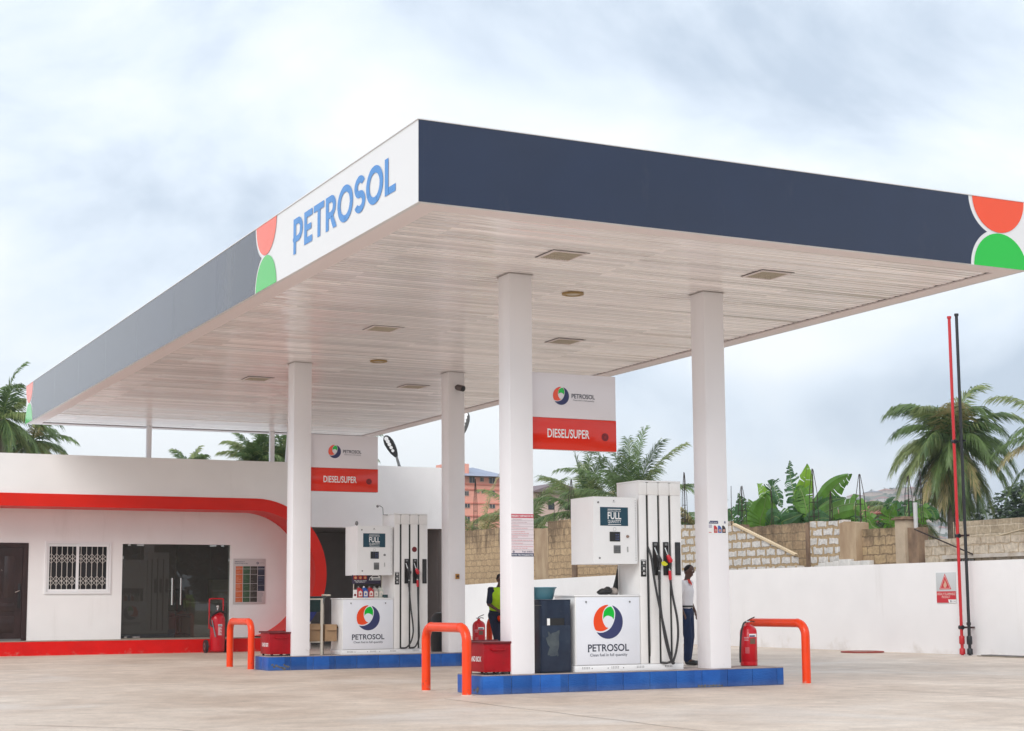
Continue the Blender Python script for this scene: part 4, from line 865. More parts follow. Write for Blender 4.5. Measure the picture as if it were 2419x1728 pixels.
hs = MB(); hs.tube(spline([(wx+.02, wy-.03, 1.0), (wx+.12, wy-.12, .93), (wx+.02, wy-.2, .97), (wx-.12, wy-.15, .93), (wx-.19, wy-.08, .82), (wx-.20, wy-.08, .68), (wx-.16, wy-.14, .60)], 6), .020, 8); hs.tube(spline([(wx+.16, wy-.08, .90), (wx, wy-.17, .95), (wx-.16, wy-.06, .86)], 6), .020, 8); hs.build('hose', RUBBER, t0)
MB().tube([(wx-.17, wy-.12, .76), (wx-.10, wy-.19, .37)], [.012, .016], 8).build('lance', GREYM, t0)
lb = MB(); pl = Plane((wx, wy-.174, 0), (1, 0, 0))
for a0, a1, z0, z1, m in ((258, 292, .40, .62, 0),):
    n = 8; pts = [(wx+.1735*math.cos(R(a0+(a1-a0)*i/n)), wy+.1735*math.sin(R(a0+(a1-a0)*i/n))) for i in range(n+1)]
    for k_, (za_, zb_, mm) in enumerate(((.61, .66, 1), (.40, .60, 0))):
        for i in range(n): lb.add([(*pts[i], za_), (*pts[i+1], za_), (*pts[i+1], zb_), (*pts[i], zb_)], [(0, 1, 2, 3)], mm)
text(lb, pl, 'POWDER', -.035, .617, .085, .032, 2, .03, .004)
for i in range(8): pl.rect(lb, -.03, .42+i*.022, .05-.02*(i % 3), .429+i*.022, 3, .004)
lb.build('label_print', [mat('label_rose', (.62, .16, .19), .5), LWHITE, LNAVY, LWHITE], t0, smooth=0)

# ================================================================== things on the far pump
random.seed(8)
t0 = thing('oil_rack', 'small display rack with car poster holding oil bottles on the back pump', 'display rack', (8.56, 26.0, 1.217))
rk = MB(); rk.box(8.56, 26.08, 1.218, 9.12, 26.10, 1.24); rk.box(8.56, 25.92, 1.2175, 9.12, 26.10, 1.226)
for xx in (8.57, 9.105): rk.box(xx-.006, 26.075, 1.226, xx+.006, 26.087, 1.62)
rk.build('frame', CREAMM, t0, smooth=0)
ps_ = MB(); ps_.box(8.535, 26.062, 1.468, 9.075, 26.073, 1.622, m=0); pl = Plane((0, 26.062, 0), (1, 0, 0))
for i in range(3): pl.poly(ps_, [(8.56+i*.09, 1.545), (8.635+i*.09, 1.545), (8.635+i*.09, 1.60), (8.60+i*.09, 1.618), (8.56+i*.09, 1.612)], 1, .001); pl.disc(ps_, 8.60+i*.09, 1.575, .022, 2, .002, 12)
pl.poly(ps_, [(8.85, 1.53), (9.07, 1.53), (9.07, 1.60), (9.02, 1.62), (8.92, 1.615), (8.87, 1.58)], 3, .001); pl.poly(ps_, [(8.90, 1.585), (9.03, 1.588), (9.02, 1.61), (8.93, 1.607)], 0, .002); pl.rect(ps_, 8.93, 1.535, 9.06, 1.565, 4, .002); pl.disc(ps_, 8.885, 1.55, .018, 0, .002, 12)
text(ps_, pl, 'BEST FOR YOUR ENGINE', 8.575, 1.515, .23, .014, 3, .02, .002); text(ps_, pl, 'PERFORMANCE', 8.60, 1.492, .18, .014, 3, .02, .002)
ps_.build('poster', [mat('poster_navy', (.035, .025, .06), .5), mat('poster_red', (.5, .04, .03), .5), mat('poster_orange', (.72, .42, .20), .5), LWHITE, mat('poster_grey', (.35, .38, .40), .5)], t0, smooth=0)
def bottle(x, col, label, kind='oil_bottle', sc=1.0):
    t0 = thing(kind, label, 'bottle', (x, 26.0, 1.226), 'oil bottles on the back pump')
    b = MB(); z = 1.2262
    b.prism([(x-.042, z), (x+.042, z), (x+.044, z+.08), (x+.040, z+.13), (x-.012, z+.175), (x-.040, z+.17)], 'y', 25.965, 26.035, m=0)
    b.build('body', mats_[col], t0, smooth=15)
    MB().cyl((x-.024, 26.0, z+.168), (x-.024, 26.0, z+.198), .014, n=10).build('cap', GREYM if col != 'blue' else LWHITE, t0)
    pl = Plane((x, 25.965, z), (1, 0, 0)); l = MB(); pl.poly(l, [(-.034, .02), (.034, .02), (.034, .095), (0, .12), (-.034, .10)], 0, .001); pl.disc(l, 0, .06, .018, 1, .002, 10); l.build('bottle_label', [mat('bl', (.72, .66, .60), .5), mats_[col]], t0, smooth=0)
mats_ = {'red': mat('bottle_red', (.50, .02, .03), .35), 'blue': mat('bottle_blue', (.02, .10, .42), .35), 'grey': mat('bottle_grey', (.40, .38, .36), .4), 'green': mat('bottle_pale', (.52, .56, .50), .4)}
bottle(8.655, 'red', 'red oil bottle at the left of the row, left of the blue one')
bottle(8.755, 'blue', 'blue oil bottle in the row on the back pump')
bottle(8.860, 'red', 'red oil bottle between the blue and the grey bottles')
bottle(8.955, 'grey', 'grey oil bottle right of the second red one')
bottle(9.050, 'green', 'pale bottle at the right end of the row')
t0 = thing('leaflet_holder', 'small white card left of the red oil bottle', 'leaflet', (8.57, 25.96, 1.217))
m_ = MB(); m_.box(8.515, 25.955, 1.218, 8.585, 25.963, 1.362, m=0); pl = Plane((0, 25.955, 0), (1, 0, 0)); pl.disc(m_, 8.55, 1.27, .022, 1, .001, 12); m_.build('card', [LWHITE, DKRED], t0, smooth=0)
t0 = thing('small_tin', 'small dark green tin beside the pale bottle', 'tin', (9.12, 25.95, 1.218)); MB().cyl((9.115, 25.95, 1.2185), (9.115, 25.95, 1.275), .05, n=18).build('tin', DKGREEN, t0)
# things on the near pump
t0 = thing('black_bag', 'crumpled black bag on the front pump cabinet', 'bag', (8.86, 17.72, 1.217))
bm_ = MB(); bm_.ball((8.86, 17.70, 1.262), (.10, .07, .045), n=20); bm_.ball((8.82, 17.70, 1.250), (.085, .06, .032), n=16); bm_.ball((8.90, 17.70, 1.285), (.05, .05, .04), n=16)
for i, v in enumerate(bm_.v): q = noise.noise(Vector(v)*26); bm_.v[i] = (v[0]+q*.012, v[1], max(1.2185, v[2]+q*.016))
bm_.build('bag', BLACK, t0)
t0 = thing('cloth_bundle', 'rolled grey cloth bundle beside the black bag', 'cloth', (8.99, 17.74, 1.217))
bm_ = MB(); bm_.ball((9.00, 17.74, 1.265), (.075, .06, .048), n=20)
for i, v in enumerate(bm_.v): q = noise.noise(Vector(v)*24+Vector((3, 3, 3))); bm_.v[i] = (v[0]+q*.010, v[1], max(1.2185, v[2]+q*.012))
bm_.build('bundle', mat('grey_cloth', (.36, .31, .28), .9, var=.25, scale=22), t0)
t0 = thing('folded_umbrella', 'closed black umbrella leaning upright against the hose tower of the front pump', 'umbrella', (8.99, 17.98, 1.217))
MB().tube([(9.185, 18.0, 1.222), (9.19, 18.005, 1.28), (9.215, 18.01, 1.42), (9.235, 18.015, 1.56)], [.035, .042, .022, .006], 10).build('canopy_cloth', BLACK, t0)
MB().tube([(9.235, 18.015, 1.55), (9.24, 18.015, 1.60)], .005, 6).build('shaft', GREYM, t0)

# ================================================================== stand with basin and cartons
t0 = thing('metal_stand', 'cream metal table stand behind the further left column', 'stand', (7.9, 26.2, .2385))
st = MB()
for xx, yy in ((7.62, 26.02), (7.955, 26.02), (7.78, 26.40), (8.115, 26.40)): st.box(xx-.018, yy-.018, .2387, xx+.018, yy+.018, 1.205)
st.box(7.60, 26.0, 1.19, 7.975, 26.04, 1.215); st.box(7.76, 26.38, 1.19, 8.135, 26.42, 1.215)
st.add([(7.60, 26.0, .455), (7.975, 26.0, .455), (8.135, 26.42, .455), (7.76, 26.42, .455), (7.60, 26.0, .47), (7.975, 26.0, .47), (8.135, 26.42, .47), (7.76, 26.42, .47)], [(0, 3, 2, 1), (4, 5, 6, 7), (0, 1, 5, 4), (1, 2, 6, 5), (2, 3, 7, 6), (3, 0, 4, 7)])
st.build('frame', CREAMM, t0, smooth=0)
t0 = thing('wash_basin', 'dark green plastic basin sunk in the cream metal stand', 'basin', (7.86, 26.2, 1.0))
MB().lathe((7.87, 26.21, .98), [(.13, 0), (.15, .02), (.20, .24), (.23, .255), (.23, .27), (.20, .272), (.19, .25), (.15, .03), (.0001, .02)], 30).build('basin', DKGREEN, t0)
t0 = thing('folded_cloth', 'folded cream cloth over the edge of the dark green basin', 'cloth', (8.08, 26.1, 1.25))
MB().box(7.99, 26.06, 1.2535, 8.14, 26.14, 1.285, bev=.012).build('cloth', mat('cream_cloth', (.66, .60, .50), .9), t0)
def carton(x0, y0, z0, x1, y1, z1, label, fl=0):
    t0 = thing('cardboard_box', label, 'box', (x0, y0, z0), 'open cardboard boxes on the stand'); b = MB(); b.box(x0, y0, z0, x1, y1, z1, bev=.004); b.build('body', CARD, t0)
    f = MB(); f.add([(x0+.01, y0-.002, z1), (x1-.01, y0-.002, z1), (x1-.015, y0-.035, z1-.10), (x0+.015, y0-.035, z1-.10)], [(0, 1, 2, 3)])
    f.add([(x1+.002, y0+.01, z1), (x1+.002, y1-.01, z1), (x1+.05, y1-.02, z1-.10), (x1+.05, y0+.02, z1-.10)], [(0, 1, 2, 3)])
    f.v += []; f.build('flap', CARD, t0, smooth=0)
carton(7.66, 26.045, .471, 8.00, 26.36, .775, 'brown cardboard box with folded flaps on the stand, the left one of two')
carton(8.03, 26.045, .471, 8.25, 26.36, .762, 'brown cardboard box with an open flap next to the back pump')
t0 = thing('plastic_chair', 'black framed chair beyond the cream stand', 'chair', (12.4, 35.0, 0))
fr = MB(); fr.tube(spline([(11.75, 35, .95), (12.3, 35, .98), (12.42, 35, .85), (12.42, 35, .45), (12.3, 35, .38), (11.8, 35, .40)], 5), .03, 8); fr.build('back_frame', BLACK, t0)
lg_ = MB()
for a, b_ in ((11.8, 34.6), (12.38, 34.6), (11.8, 35.0), (12.38, 35.0)): lg_.tube([(a, b_, 0), (a, b_, .40)], .02, 6)
build_each(lg_, 'leg', BLACK, t0); MB().box(11.78, 34.58, .40, 12.40, 35.02, .44, bev=.01).build('seat', mat('seat_brown', (.10, .07, .06), .7), t0)

# ================================================================== station building
YF, YW = 36.6, 37.65
bd = thing('station_building', 'low white station office with a curved red rim and red plinth', 'building', (10.1, YF, 0))
cx, cz, ri, ro_ = 10.1, 1.83, 1.52, 1.81
XL = -6.0
def arc2(r, t0, t1, n=20): return [(cx+r*math.cos(R(t0+(t1-t0)*i/n)), cz+r*math.sin(R(t0+(t1-t0)*i/n))) for i in range(n+1)]
# white front above the rim
a_end = math.degrees(math.acos(1.30/ro_))
p_ = [(XL, cz+ro_)]+arc2(ro_, 90, a_end, 12)+[(cx+1.30, 4.545), (XL, 4.53)]
MB().prism(p_, 'y', YF+.02, YF+.30).build('parapet', PLASTER, bd, smooth=20)
# red rim: band, turn and return
rim = MB(); outer = [(XL, cz+ro_)]+arc2(ro_, 90, -78, 30); inner = [(XL, cz+ri)]+arc2(ri, 90, -78, 30)
n = len(outer)
vs = [(x, YF, z) for x, z in outer]+[(x, YF, z) for x, z in inner]+[(x, YW, z) for x, z in outer]+[(x, YW, z) for x, z in inner]
fsx = []
for i in range(n-1):
    fsx += [(i, i+1, n+i+1, n+i), (2*n+i, 3*n+i, 3*n+i+1, 2*n+i+1), (i, 2*n+i, 2*n+i+1, i+1), (n+i, n+i+1, 3*n+i+1, 3*n+i)]
rim.add(vs, fsx); rim.build('arched_rim', RED, bd, smooth=30)
MB().prism([(XL, .0), (10.5, .0), (10.5, .31), (XL, .31)], 'y', YF+.003, YW).build('plinth', PLINTHRED, bd, smooth=0)
tp = MB(); tp.box(XL, YF+.01, .311, 10.42, YW, .316); tp.build('doorstep', CONC, bd, smooth=0)
bl = MB(); pl = Plane((0, YF, 0), (1, 0, 0)); pts = arc2(ro_-.002, -28, -52, 8)+arc2(ri+.05, -52, -38, 5); pl.poly(bl, pts, 0, .003); bl.build('blue_paint_patch', mat('navy_paint', (.01, .02, .16), .5), bd, smooth=0)
# recessed wall with openings: door 4.34-4.99, window 5.36-6.90, glass 7.16-9.80
wl = MB(); zt_ = 3.7
wl.box(XL, YW, .31, 4.0, YW+.18, zt_); wl.box(4.99, YW, .31, 5.36, YW+.18, zt_); wl.box(4.0, YW, 2.56, 4.99, YW+.18, zt_)
wl.box(5.36, YW, 2.60, 6.89, YW+.18, zt_); wl.box(5.36, YW, .31, 6.89, YW+.18, 1.38); wl.box(6.89, YW, .31, 7.16, YW+.18, zt_)
wl.box(7.16, YW, 2.56, 9.80, YW+.18, zt_); wl.box(9.80, YW, .31, 11.75, YW+.18, zt_)
wl.build('recessed_wall', PLASTER, bd, smooth=0)
rf = MB(); rf.box(XL, YF+.30, 4.20, 11.4, 43.0, 4.30); rf.box(XL, 42.8, 0, 15.9, 43.0, 4.19); rf.box(XL-.2, YF+.3, 0, XL-.02, 43, 4.3); rf.box(11.76, YW, .0, 11.88, 42.8, 4.19)
rf.build('roof_slab', PLASTER, bd, smooth=0)
# side block over the passage
MB().box(11.3, 38.2, 3.06, 16.3, 38.5, 4.68).build('passage_fascia', PLASTER, bd, smooth=0)
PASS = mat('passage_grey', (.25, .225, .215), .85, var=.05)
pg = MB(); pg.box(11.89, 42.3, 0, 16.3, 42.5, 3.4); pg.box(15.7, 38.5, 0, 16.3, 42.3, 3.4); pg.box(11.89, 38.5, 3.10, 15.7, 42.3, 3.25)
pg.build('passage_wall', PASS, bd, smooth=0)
MB().box(16.0, 38.2, 0, 16.3, 38.49, 3.055).build('passage_pier', PLASTER, bd, smooth=0)
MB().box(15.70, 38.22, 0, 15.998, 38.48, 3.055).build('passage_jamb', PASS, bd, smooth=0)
# front door
dr = MB(); dr.box(4.0, YW-.01, .33, 4.12, YW+.1, 2.555); dr.box(4.87, YW-.01, .33, 4.985, YW+.1, 2.555); dr.box(4.12, YW-.01, 2.46, 4.87, YW+.1, 2.555)
dob = dr.build('door', DOORB, bd, smooth=0, label='dark brown panelled door with a silver lever')
lf = MB(); lf.box(4.12, YW+.03, .36, 4.868, YW+.07, 2.458)
for a0, a1, z0, z1 in ((4.20, 4.42, 1.30, 2.25), (4.46, 4.70, 1.30, 2.25), (4.20, 4.70, .98, 1.20), (4.20, 4.70, .50, .88)): lf.box(a0, YW+.018, z0, a1, YW+.029, z1, bev=.006)
lf.build('leaf', DOORB, dob)
hn = MB(); hn.box(4.775, YW+.010, 1.06, 4.835, YW+.029, 1.62, m=1, bev=.006); hn.tube([(4.81, YW-.01, 1.46), (4.70, YW-.03, 1.42)], .013, 8, m=0); hn.ball((4.40, YW+.01, 1.93), .012, m=0); hn.build('handle', [STEEL, BLACK], dob)
MB().box(4.12, YW-.02, .318, 4.87, YW+.03, .358).build('sill', GREYM, dob, smooth=0)
# window with scissor grille
wf = MB(); x0, x1, z0, z1 = 5.36, 6.89, 1.38, 2.60
wf.box(x0, YW-.03, z1-.05, x1, YW+.05, z1); wf.box(x0, YW-.03, z0, x1, YW+.05, z0+.05); wf.box(x0, YW-.03, z0+.05, x0+.05, YW+.05, z1-.05); wf.box(x1-.05, YW-.03, z0+.05, x1, YW+.05, z1-.05)
win = wf.build('window', WHITE, bd, smooth=0)
sh = MB()
for a0, a1, yy in ((5.415, 6.13, YW+.0), (6.09, 6.835, YW-.02)):
    sh = MB(); sh.box(a0, yy, z1-.115, a1, yy+.018, z1-.052); sh.box(a0, yy, z0+.052, a1, yy+.018, z0+.11); sh.box(a0, yy, z0+.11, a0+.05, yy+.018, z1-.115); sh.box(a1-.05, yy, z0+.11, a1, yy+.018, z1-.115); sh.build('sash', WHITE, win, smooth=0)
MB().box(5.41, YW+.052, z0+.05, 6.84, YW+.062, z1-.05).build('pane', PANE, win, smooth=0)
gr = MB()
for a0, a1 in ((5.47, 6.08), (6.15, 6.785)):
    k = 5; dx = (a1-a0)/k
    for i in range(k): xx = a0+dx*(i+.35); gr.box(xx-.007, YW+.020, z0+.11, xx+.007, YW+.030, z1-.115)
    for zc in (2.18, 1.66):
        for i in range(-1, k):
            for s in (1, -1):
                for q in (0, .09):
                    xa_ = a0+dx*(i+.35); xb_ = xa_+dx; za_ = zc-.09+q; zb_ = zc+.05+q
                    if s < 0: za_, zb_ = zb_, za_
                    pa = max(a0, xa_); pb = min(a1, xb_)
                    if pb > pa+.01:
                        f0 = (pa-xa_)/(xb_-xa_); f1 = (pb-xa_)/(xb_-xa_)
                        gr.tube([(pa, YW+.036, za_+(zb_-za_)*f0), (pb, YW+.036, za_+(zb_-za_)*f1)], .0065, 4)
gr.build('scissor_grille', GRILLE, win, smooth=0)
# glass doors
def glassmat():
    m = bpy.data.materials.new('tinted_glass'); m.use_nodes = True; t = m.node_tree; t.nodes.clear(); o = N(t, 'ShaderNodeOutputMaterial')
    tr_ = N(t, 'ShaderNodeBsdfTransparent'); tr_.inputs[0].default_value = (.50, .53, .50, 1); gl = N(t, 'ShaderNodeBsdfGlossy'); gl.inputs['Roughness'].default_value = .0; gl.inputs[0].default_value = (.9, .92, .9, 1)
    fr_ = N(t, 'ShaderNodeFresnel'); fr_.inputs[0].default_value = 1.6; mr = N(t, 'ShaderNodeMath', operation='MULTIPLY'); mr.inputs[1].default_value = 1.15; t.links.new(fr_.outputs[0], mr.inputs[0])
    ms = N(t, 'ShaderNodeMixShader'); t.links.new(mr.outputs[0], ms.inputs[0]); t.links.new(tr_.outputs[0], ms.inputs[1]); t.links.new(gl.outputs[0], ms.inputs[2]); df = N(t, 'ShaderNodeBsdfDiffuse'); df.inputs[0].default_value = (.36, .34, .30, 1); m3 = N(t, 'ShaderNodeMixShader'); m3.inputs[0].default_value = .11; t.links.new(ms.outputs[0], m3.inputs[1]); t.links.new(df.outputs[0], m3.inputs[2]); t.links.new(m3.outputs[0], o.inputs[0]); return m
GLASS = glassmat()
GY = lambda x: YW+.06-max(0, min(x, 8.456)-7.165)*.056*(x < 8.458)   # the left leaf stands a few centimetres ajar
gd = MB()
for a0, a1 in ((7.165, 7.60), (7.604, 8.455), (8.461, 9.31), (9.314, 9.795)): gd.add([(a0, GY(a0), .33), (a1, GY(a1), .33), (a1, GY(a1), 2.555), (a0, GY(a0), 2.555)], [(0, 1, 2, 3)])
gdo = gd.build('glass_door', GLASS, bd, smooth=0)
ft = MB()
for a0, a1, z in ((7.29, 7.36, 2.515), (7.50, 7.67, 2.515), (9.29, 9.45, 2.515), (9.57, 9.64, 2.515), (7.44, 7.62, .335), (7.25, 7.32, .335)): ft.box(a0, GY(a1)-.025, z, a1, GY(a1)-.002, z+.04)
for a0, z in ((7.166, 2.20), (9.76, 2.16)): ft.box(a0, YW+.035, z, a0+.035, YW+.058, z+.07)
build_each(ft, 'patch_fitting', STEEL, gdo, smooth=0)
for xx in (8.345, 8.570):
    gy = GY(xx); h_ = MB(); h_.cyl((xx, gy-.08, 1.11), (xx, gy-.08, 1.75), .020, n=12); h_.cyl((xx, gy-.08, 1.2), (xx, gy, 1.2), .01, n=8); h_.cyl((xx, gy-.08, 1.66), (xx, gy, 1.66), .01, n=8); h_.build('pull_handle', STEEL, gdo)
MB().box(7.16, YW-.005, .318, 9.80, YW+.17, .329).build('threshold', CONC, gdo, smooth=0)
# shop interior behind the glass
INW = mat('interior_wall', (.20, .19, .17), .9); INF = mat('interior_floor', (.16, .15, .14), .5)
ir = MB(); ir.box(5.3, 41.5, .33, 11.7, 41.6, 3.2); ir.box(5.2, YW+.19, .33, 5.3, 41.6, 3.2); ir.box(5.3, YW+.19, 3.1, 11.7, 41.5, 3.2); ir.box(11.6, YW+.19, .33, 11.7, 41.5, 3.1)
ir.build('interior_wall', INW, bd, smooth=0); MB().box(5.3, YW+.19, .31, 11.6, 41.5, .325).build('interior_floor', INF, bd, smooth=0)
t0 = thing('shop_counter', 'pale counter dimly seen inside the glass doors', 'counter', (10.2, 40, .325))
MB().box(9.2, 39.8, .326, 11.2, 40.4, 1.15, bev=.01).build('counter_body', mat('counter_cream', (.42, .38, .30), .6), t0); MB().box(9.15, 39.75, 1.151, 11.25, 40.45, 1.19, bev=.005).build('counter_top', CREAMM, t0)
t0 = thing('stacked_cartons', 'pale carton standing on the counter inside the glass doors', 'box', (10.3, 40, 1.19))
MB().box(10.0, 39.85, 1.191, 10.6, 40.3, 1.75, bev=.005).build('carton_body', mat('pale_card', (.50, .48, .36), .8), t0); MB().box(10.0, 39.845, 1.44, 10.6, 39.849, 1.49).build('tape', CREAMM, t0, smooth=0)
t0 = thing('office_chair', 'dark office chair inside the glass doors', 'chair', (9.0, 39.2, .325))
MB().box(8.72, 39.0, .80, 9.22, 39.45, .88, bev=.03).build('seat', BLACK, t0); MB().box(8.74, 39.40, .95, 9.20, 39.48, 1.50, bev=.03).build('backrest', BLACK, t0)
lg_ = MB(); lg_.cyl((8.97, 39.22, .38), (8.97, 39.22, .80), .03)
for i in range(5): a = R(72*i); lg_.tube([(8.97, 39.22, .42), (8.97+.28*math.cos(a), 39.22+.28*math.sin(a), .36)], .02, 6)
lg_.build('base', GREYM, t0)
# response plan board
t0 = thing('response_plan_board', 'coloured emergency response plan board beside the glass doors', 'notice board', (9.87, YW-.02, 1.12))
x0, x1, z0, z1 = 9.87, 10.69, 1.12, 2.225
MB().box(x0, YW-.022, z0, x1, YW-.002, z1, bev=.008).build('board', mat('board_grey', (.60, .57, .57), .5), t0)
pl = Plane((x0, YW-.022, z0), (1, 0, 0)); bb = MB()
text(bb, pl, 'EMERGENCY', .035, 1.02, .25, .022, 5, .02, .0012); text(bb, pl, 'RESPONSE PLAN', .035, .975, .33, .022, 5, .02, .0012)
logo(bb, pl, .615, 1.00, .032, 5, 5, 5, d=.0012); text(bb, pl, 'PETROSOL', .66, .998, .13, .014, 5, 0, .0012)
rowz = [.925, .855, .725, .50, .315, .165, .045]
for c in range(4):
    a0, a1 = .06+c*.187, .06+c*.187+.175
    for r in range(6):
        if c == 3 and r >= 4: continue
        zt2, zb2 = rowz[r]-.004, rowz[r+1]+.004
        if c == 3: zt2 = [.921, .851, .69, .455][r]; zb2 = [.863, .70, .46, .315][r]
        pl.rect(bb, a0, zb2, a1, zt2, c, .0012)
        nl = int((zt2-zb2)/.028)
        for i in range(nl):
            if random.random() < .72: pl.rect(bb, a0+.014, zt2-.018-i*.026, a0+.05+random.random()*.10, zt2-.010-i*.026, 6+c, .0022)
for i in range(9): pl.rect(bb, .625, .28-i*.027, .68+random.random()*.1, .287-i*.027, 5, .0012)
bb.build('printed_table', [mat('tbl_orange', (.62, .13, .035), .5), mat('tbl_green', (.035, .09, .035), .5), mat('tbl_brown', (.035, .028, .022), .5), mat('tbl_navy', (.022, .022, .05), .5), TGREY, TGREY, mat('tbl_o2', (.75, .33, .20), .5), mat('tbl_g2', (.12, .20, .12), .5), mat('tbl_b2', (.16, .15, .12), .5), mat('tbl_n2', (.10, .12, .18), .5)], t0, smooth=0)

# ================================================================== white boundary wall and what stands on or by it
XWL = 21.5
w = MB(); ys = [14, 20, 26, 32, 36, 40, 44, 49, 62]; tops = [1.905, 1.905, 1.905, 1.90, 1.89, 1.86, 1.81, 1.72, 1.70]
for i in range(len(ys)-1):
    a, b_, za_, zb_ = ys[i], ys[i+1], tops[i], tops[i+1]
    w.add([(XWL, a, 0), (XWL, b_, 0), (XWL+.16, b_, 0), (XWL+.16, a, 0), (XWL, a, za_), (XWL, b_, zb_), (XWL+.16, b_, zb_), (XWL+.16, a, za_)], [(0, 1, 5, 4), (2, 3, 7, 6), (4, 5, 6, 7)]+([(0, 4, 7, 3)] if i == 0 else []))
tag(w.build('boundary_wall', WALLP, smooth=0), 'long white rendered boundary wall along the right side of the forecourt', 'wall')
org((XWL, 25.4, 1.05))
t0 = thing('warning_sign', 'highly flammable product warning plate with red triangle on the white wall', 'sign', (XWL, 25.43, 1.05))
MB().box(XWL-.012, 25.135, 1.05, XWL-.001, 25.73, 1.685, bev=.002).build('plate', mat('plate_grey', (.58, .60, .61), .5), t0)
pl = Plane((XWL-.012, 25.73, 1.05), (0, -1, 0)); s_ = MB()
pl.poly(s_, [(.09, .285), (.455, .285), (.272, .615)], 0, .001); pl.poly(s_, [(.118, .302), (.427, .302), (.272, .582)], 1, .002); pl.poly(s_, [(.138, .313), (.407, .313), (.272, .556)], 0, .003)
pl.poly(s_, [tuple(v) for v in spline([(.272, .48), (.295, .44), (.318, .40), (.322, .36), (.295, .322), (.272, .318), (.248, .322), (.224, .36), (.236, .40), (.258, .43)], 4, True)], 2, .004)
pl.rect(s_, .004, .008, .588, .245, 0, .001); text(s_, pl, 'HIGHLY FLAMMABLE', .02, .165, .55, .050, 1, .02, .002); text(s_, pl, 'PRODUCT', .16, .105, .25, .045, 1, .02, .002)
pl.poly(s_, [(.37, .006), (.594, .006), (.594, .075), (.35, .075)], 3, .002); logo(s_, pl, .43, .04, .022, 4, 4, 4, d=.003); text(s_, pl, 'PETROSOL', .465, .03, .11, .018, 4, 0, .003)
s_.build('printed_symbols', [mat('warn_red', (.58, .03, .045), .5), mat('warn_pink', (.80, .50, .46), .5), mat('flame_tan', (.66, .42, .30), .5), LWHITE, TGREY], t0, smooth=0)
PIPER = mat('pipe_red', (.55, .012, .018), .4, coat=.2); PIPEK = mat('pipe_black', (.012, .013, .016), .4)
def ventpipe(y, top, mt, label):
    t0 = thing('vent_pipe', label, 'pipe', (21.27, y, 0), 'tall tank vent pipes at the white wall')
    x = 21.27; MB().tube([(x, y, 0), (x, y, top)], .032, 14).build('pipe', mt, t0)
    j = MB(); j.lathe((x, y, 0), [(.058, .02), (.058, .12), (.045, .14)], 16); j.lathe((x, y, 0), [(.046, .22), (.056, .24), (.056, .37), (.046, .39)], 16); j.lathe((x, y, 0), [(.034, top-.04), (.045, top-.03), (.045, top+.01), (.0001, top+.012)], 16); j.build('coupling', mt, t0)
ventpipe(24.78, 6.97, PIPER, 'tall red vent pipe in front of the white wall')
ventpipe(24.56, 6.99, PIPEK, 'tall black vent pipe right beside the red one')
t0 = thing('vent_pipe', 'short black stub pipe between the tall red and black ones', 'pipe', (21.35, 24.66, 0)); MB().tube([(21.36, 24.66, 0), (21.36, 24.66, .62)], .032, 12).build('pipe', PIPEK, t0); MB().lathe((21.36, 24.66, 0), [(.034, .60), (.045, .61), (.045, .66), (.0001, .67)], 14).build('coupling', PIPEK, t0)
for z in (.56, 2.42, 4.36):
    t0 = thing('pipe_bracket', {.56: 'lowest dark cross bracket joining the red and black vent pipes', 2.42: 'dark cross bracket on the vent pipes above the top of the white wall', 4.36: 'highest cross bracket joining the vent pipes'}[z], 'bracket', (21.27, 24.67, z))
    k_ = MB(); k_.box(21.30, 24.50, z-.018, 21.33, 24.90, z+.018, m=0 if z < 3 else 1); k_.tube([(21.27, 24.83, z), (21.27, 24.73, z)], .045, 10, m=1); k_.box(21.33, 24.64, z-.015, 21.5, 24.68, z+.015) if z < 1 else None; k_.build('clamp', [mat('bracket_dark', (.05, .015, .015), .5), PIPEK], t0, smooth=0)

# ---------------------------------------------------------------- rough block walls beyond
BR_A = blockmat('block_tan', (.50, .36, .22), (.44, .31, .19), (.33, .24, .15), .42, .22, .018, (.13, .09, .06), .75, .035, 3.5)
BR_W = blockmat('block_white', (.66, .63, .60), (.58, .56, .53), (.42, .31, .19), .43, .225, .042, (.45, .36, .26), .4, .035, 3.6)
BR_D = blockmat('block_dark_top', (.44, .32, .20), (.38, .27, .17), (.30, .23, .15), .44, .22, .016, (.12, .085, .06), .7, .02, 3.05)
BR_Y = blockmat('block_yellow', (.46, .34, .20), (.38, .27, .17), (.26, .19, .12), .45, .22, .018, (.11, .08, .055), .7, .03, 2.85)
BR_G = blockmat('block_grey_tan', (.50, .41, .30), (.43, .35, .25), (.60, .51, .39), .44, .20, .018, (.22, .17, .12), .45, .015, 3.2)
PLB = mat('pier_plaster', (.50, .38, .25), .95, col2=(.32, .21, .13), scale=3, bump=.3, bscale=9, stretch=(1, 1, .35))
PLD = mat('pier_plaster_dark', (.30, .20, .13), .95, col2=(.13, .085, .06), scale=4, bump=.4, bscale=9, stretch=(1, 1, .5))
PLL = mat('pier_plaster_light', (.52, .42, .31), .95, col2=(.42, .33, .24), scale=4, bump=.2, bscale=9)
bw = thing('block_wall', 'unfinished rough block wall with piers rising behind the white wall', 'wall', (23.5, 36, 0))
def seg(y0, y1, top, mt, x=23.5, name='wall_panel', t=.18, jag=.0, zb=0, steps=0):
    m_ = MB()
    if jag:
        n_ = max(3, int(abs(y1-y0)/.22)); pts = [(y0, zb), (y1, zb)]
        for i in range(n_+1): pts.append((y1+(y0-y1)*i/n_, top+random.uniform(-jag, jag)))
        m_.prism(pts, 'x', x, x+t)
    else: m_.box(x, y0, zb, x+t, y1, top)
    return m_.build(name, mt, bw, smooth=0)
random.seed(21)
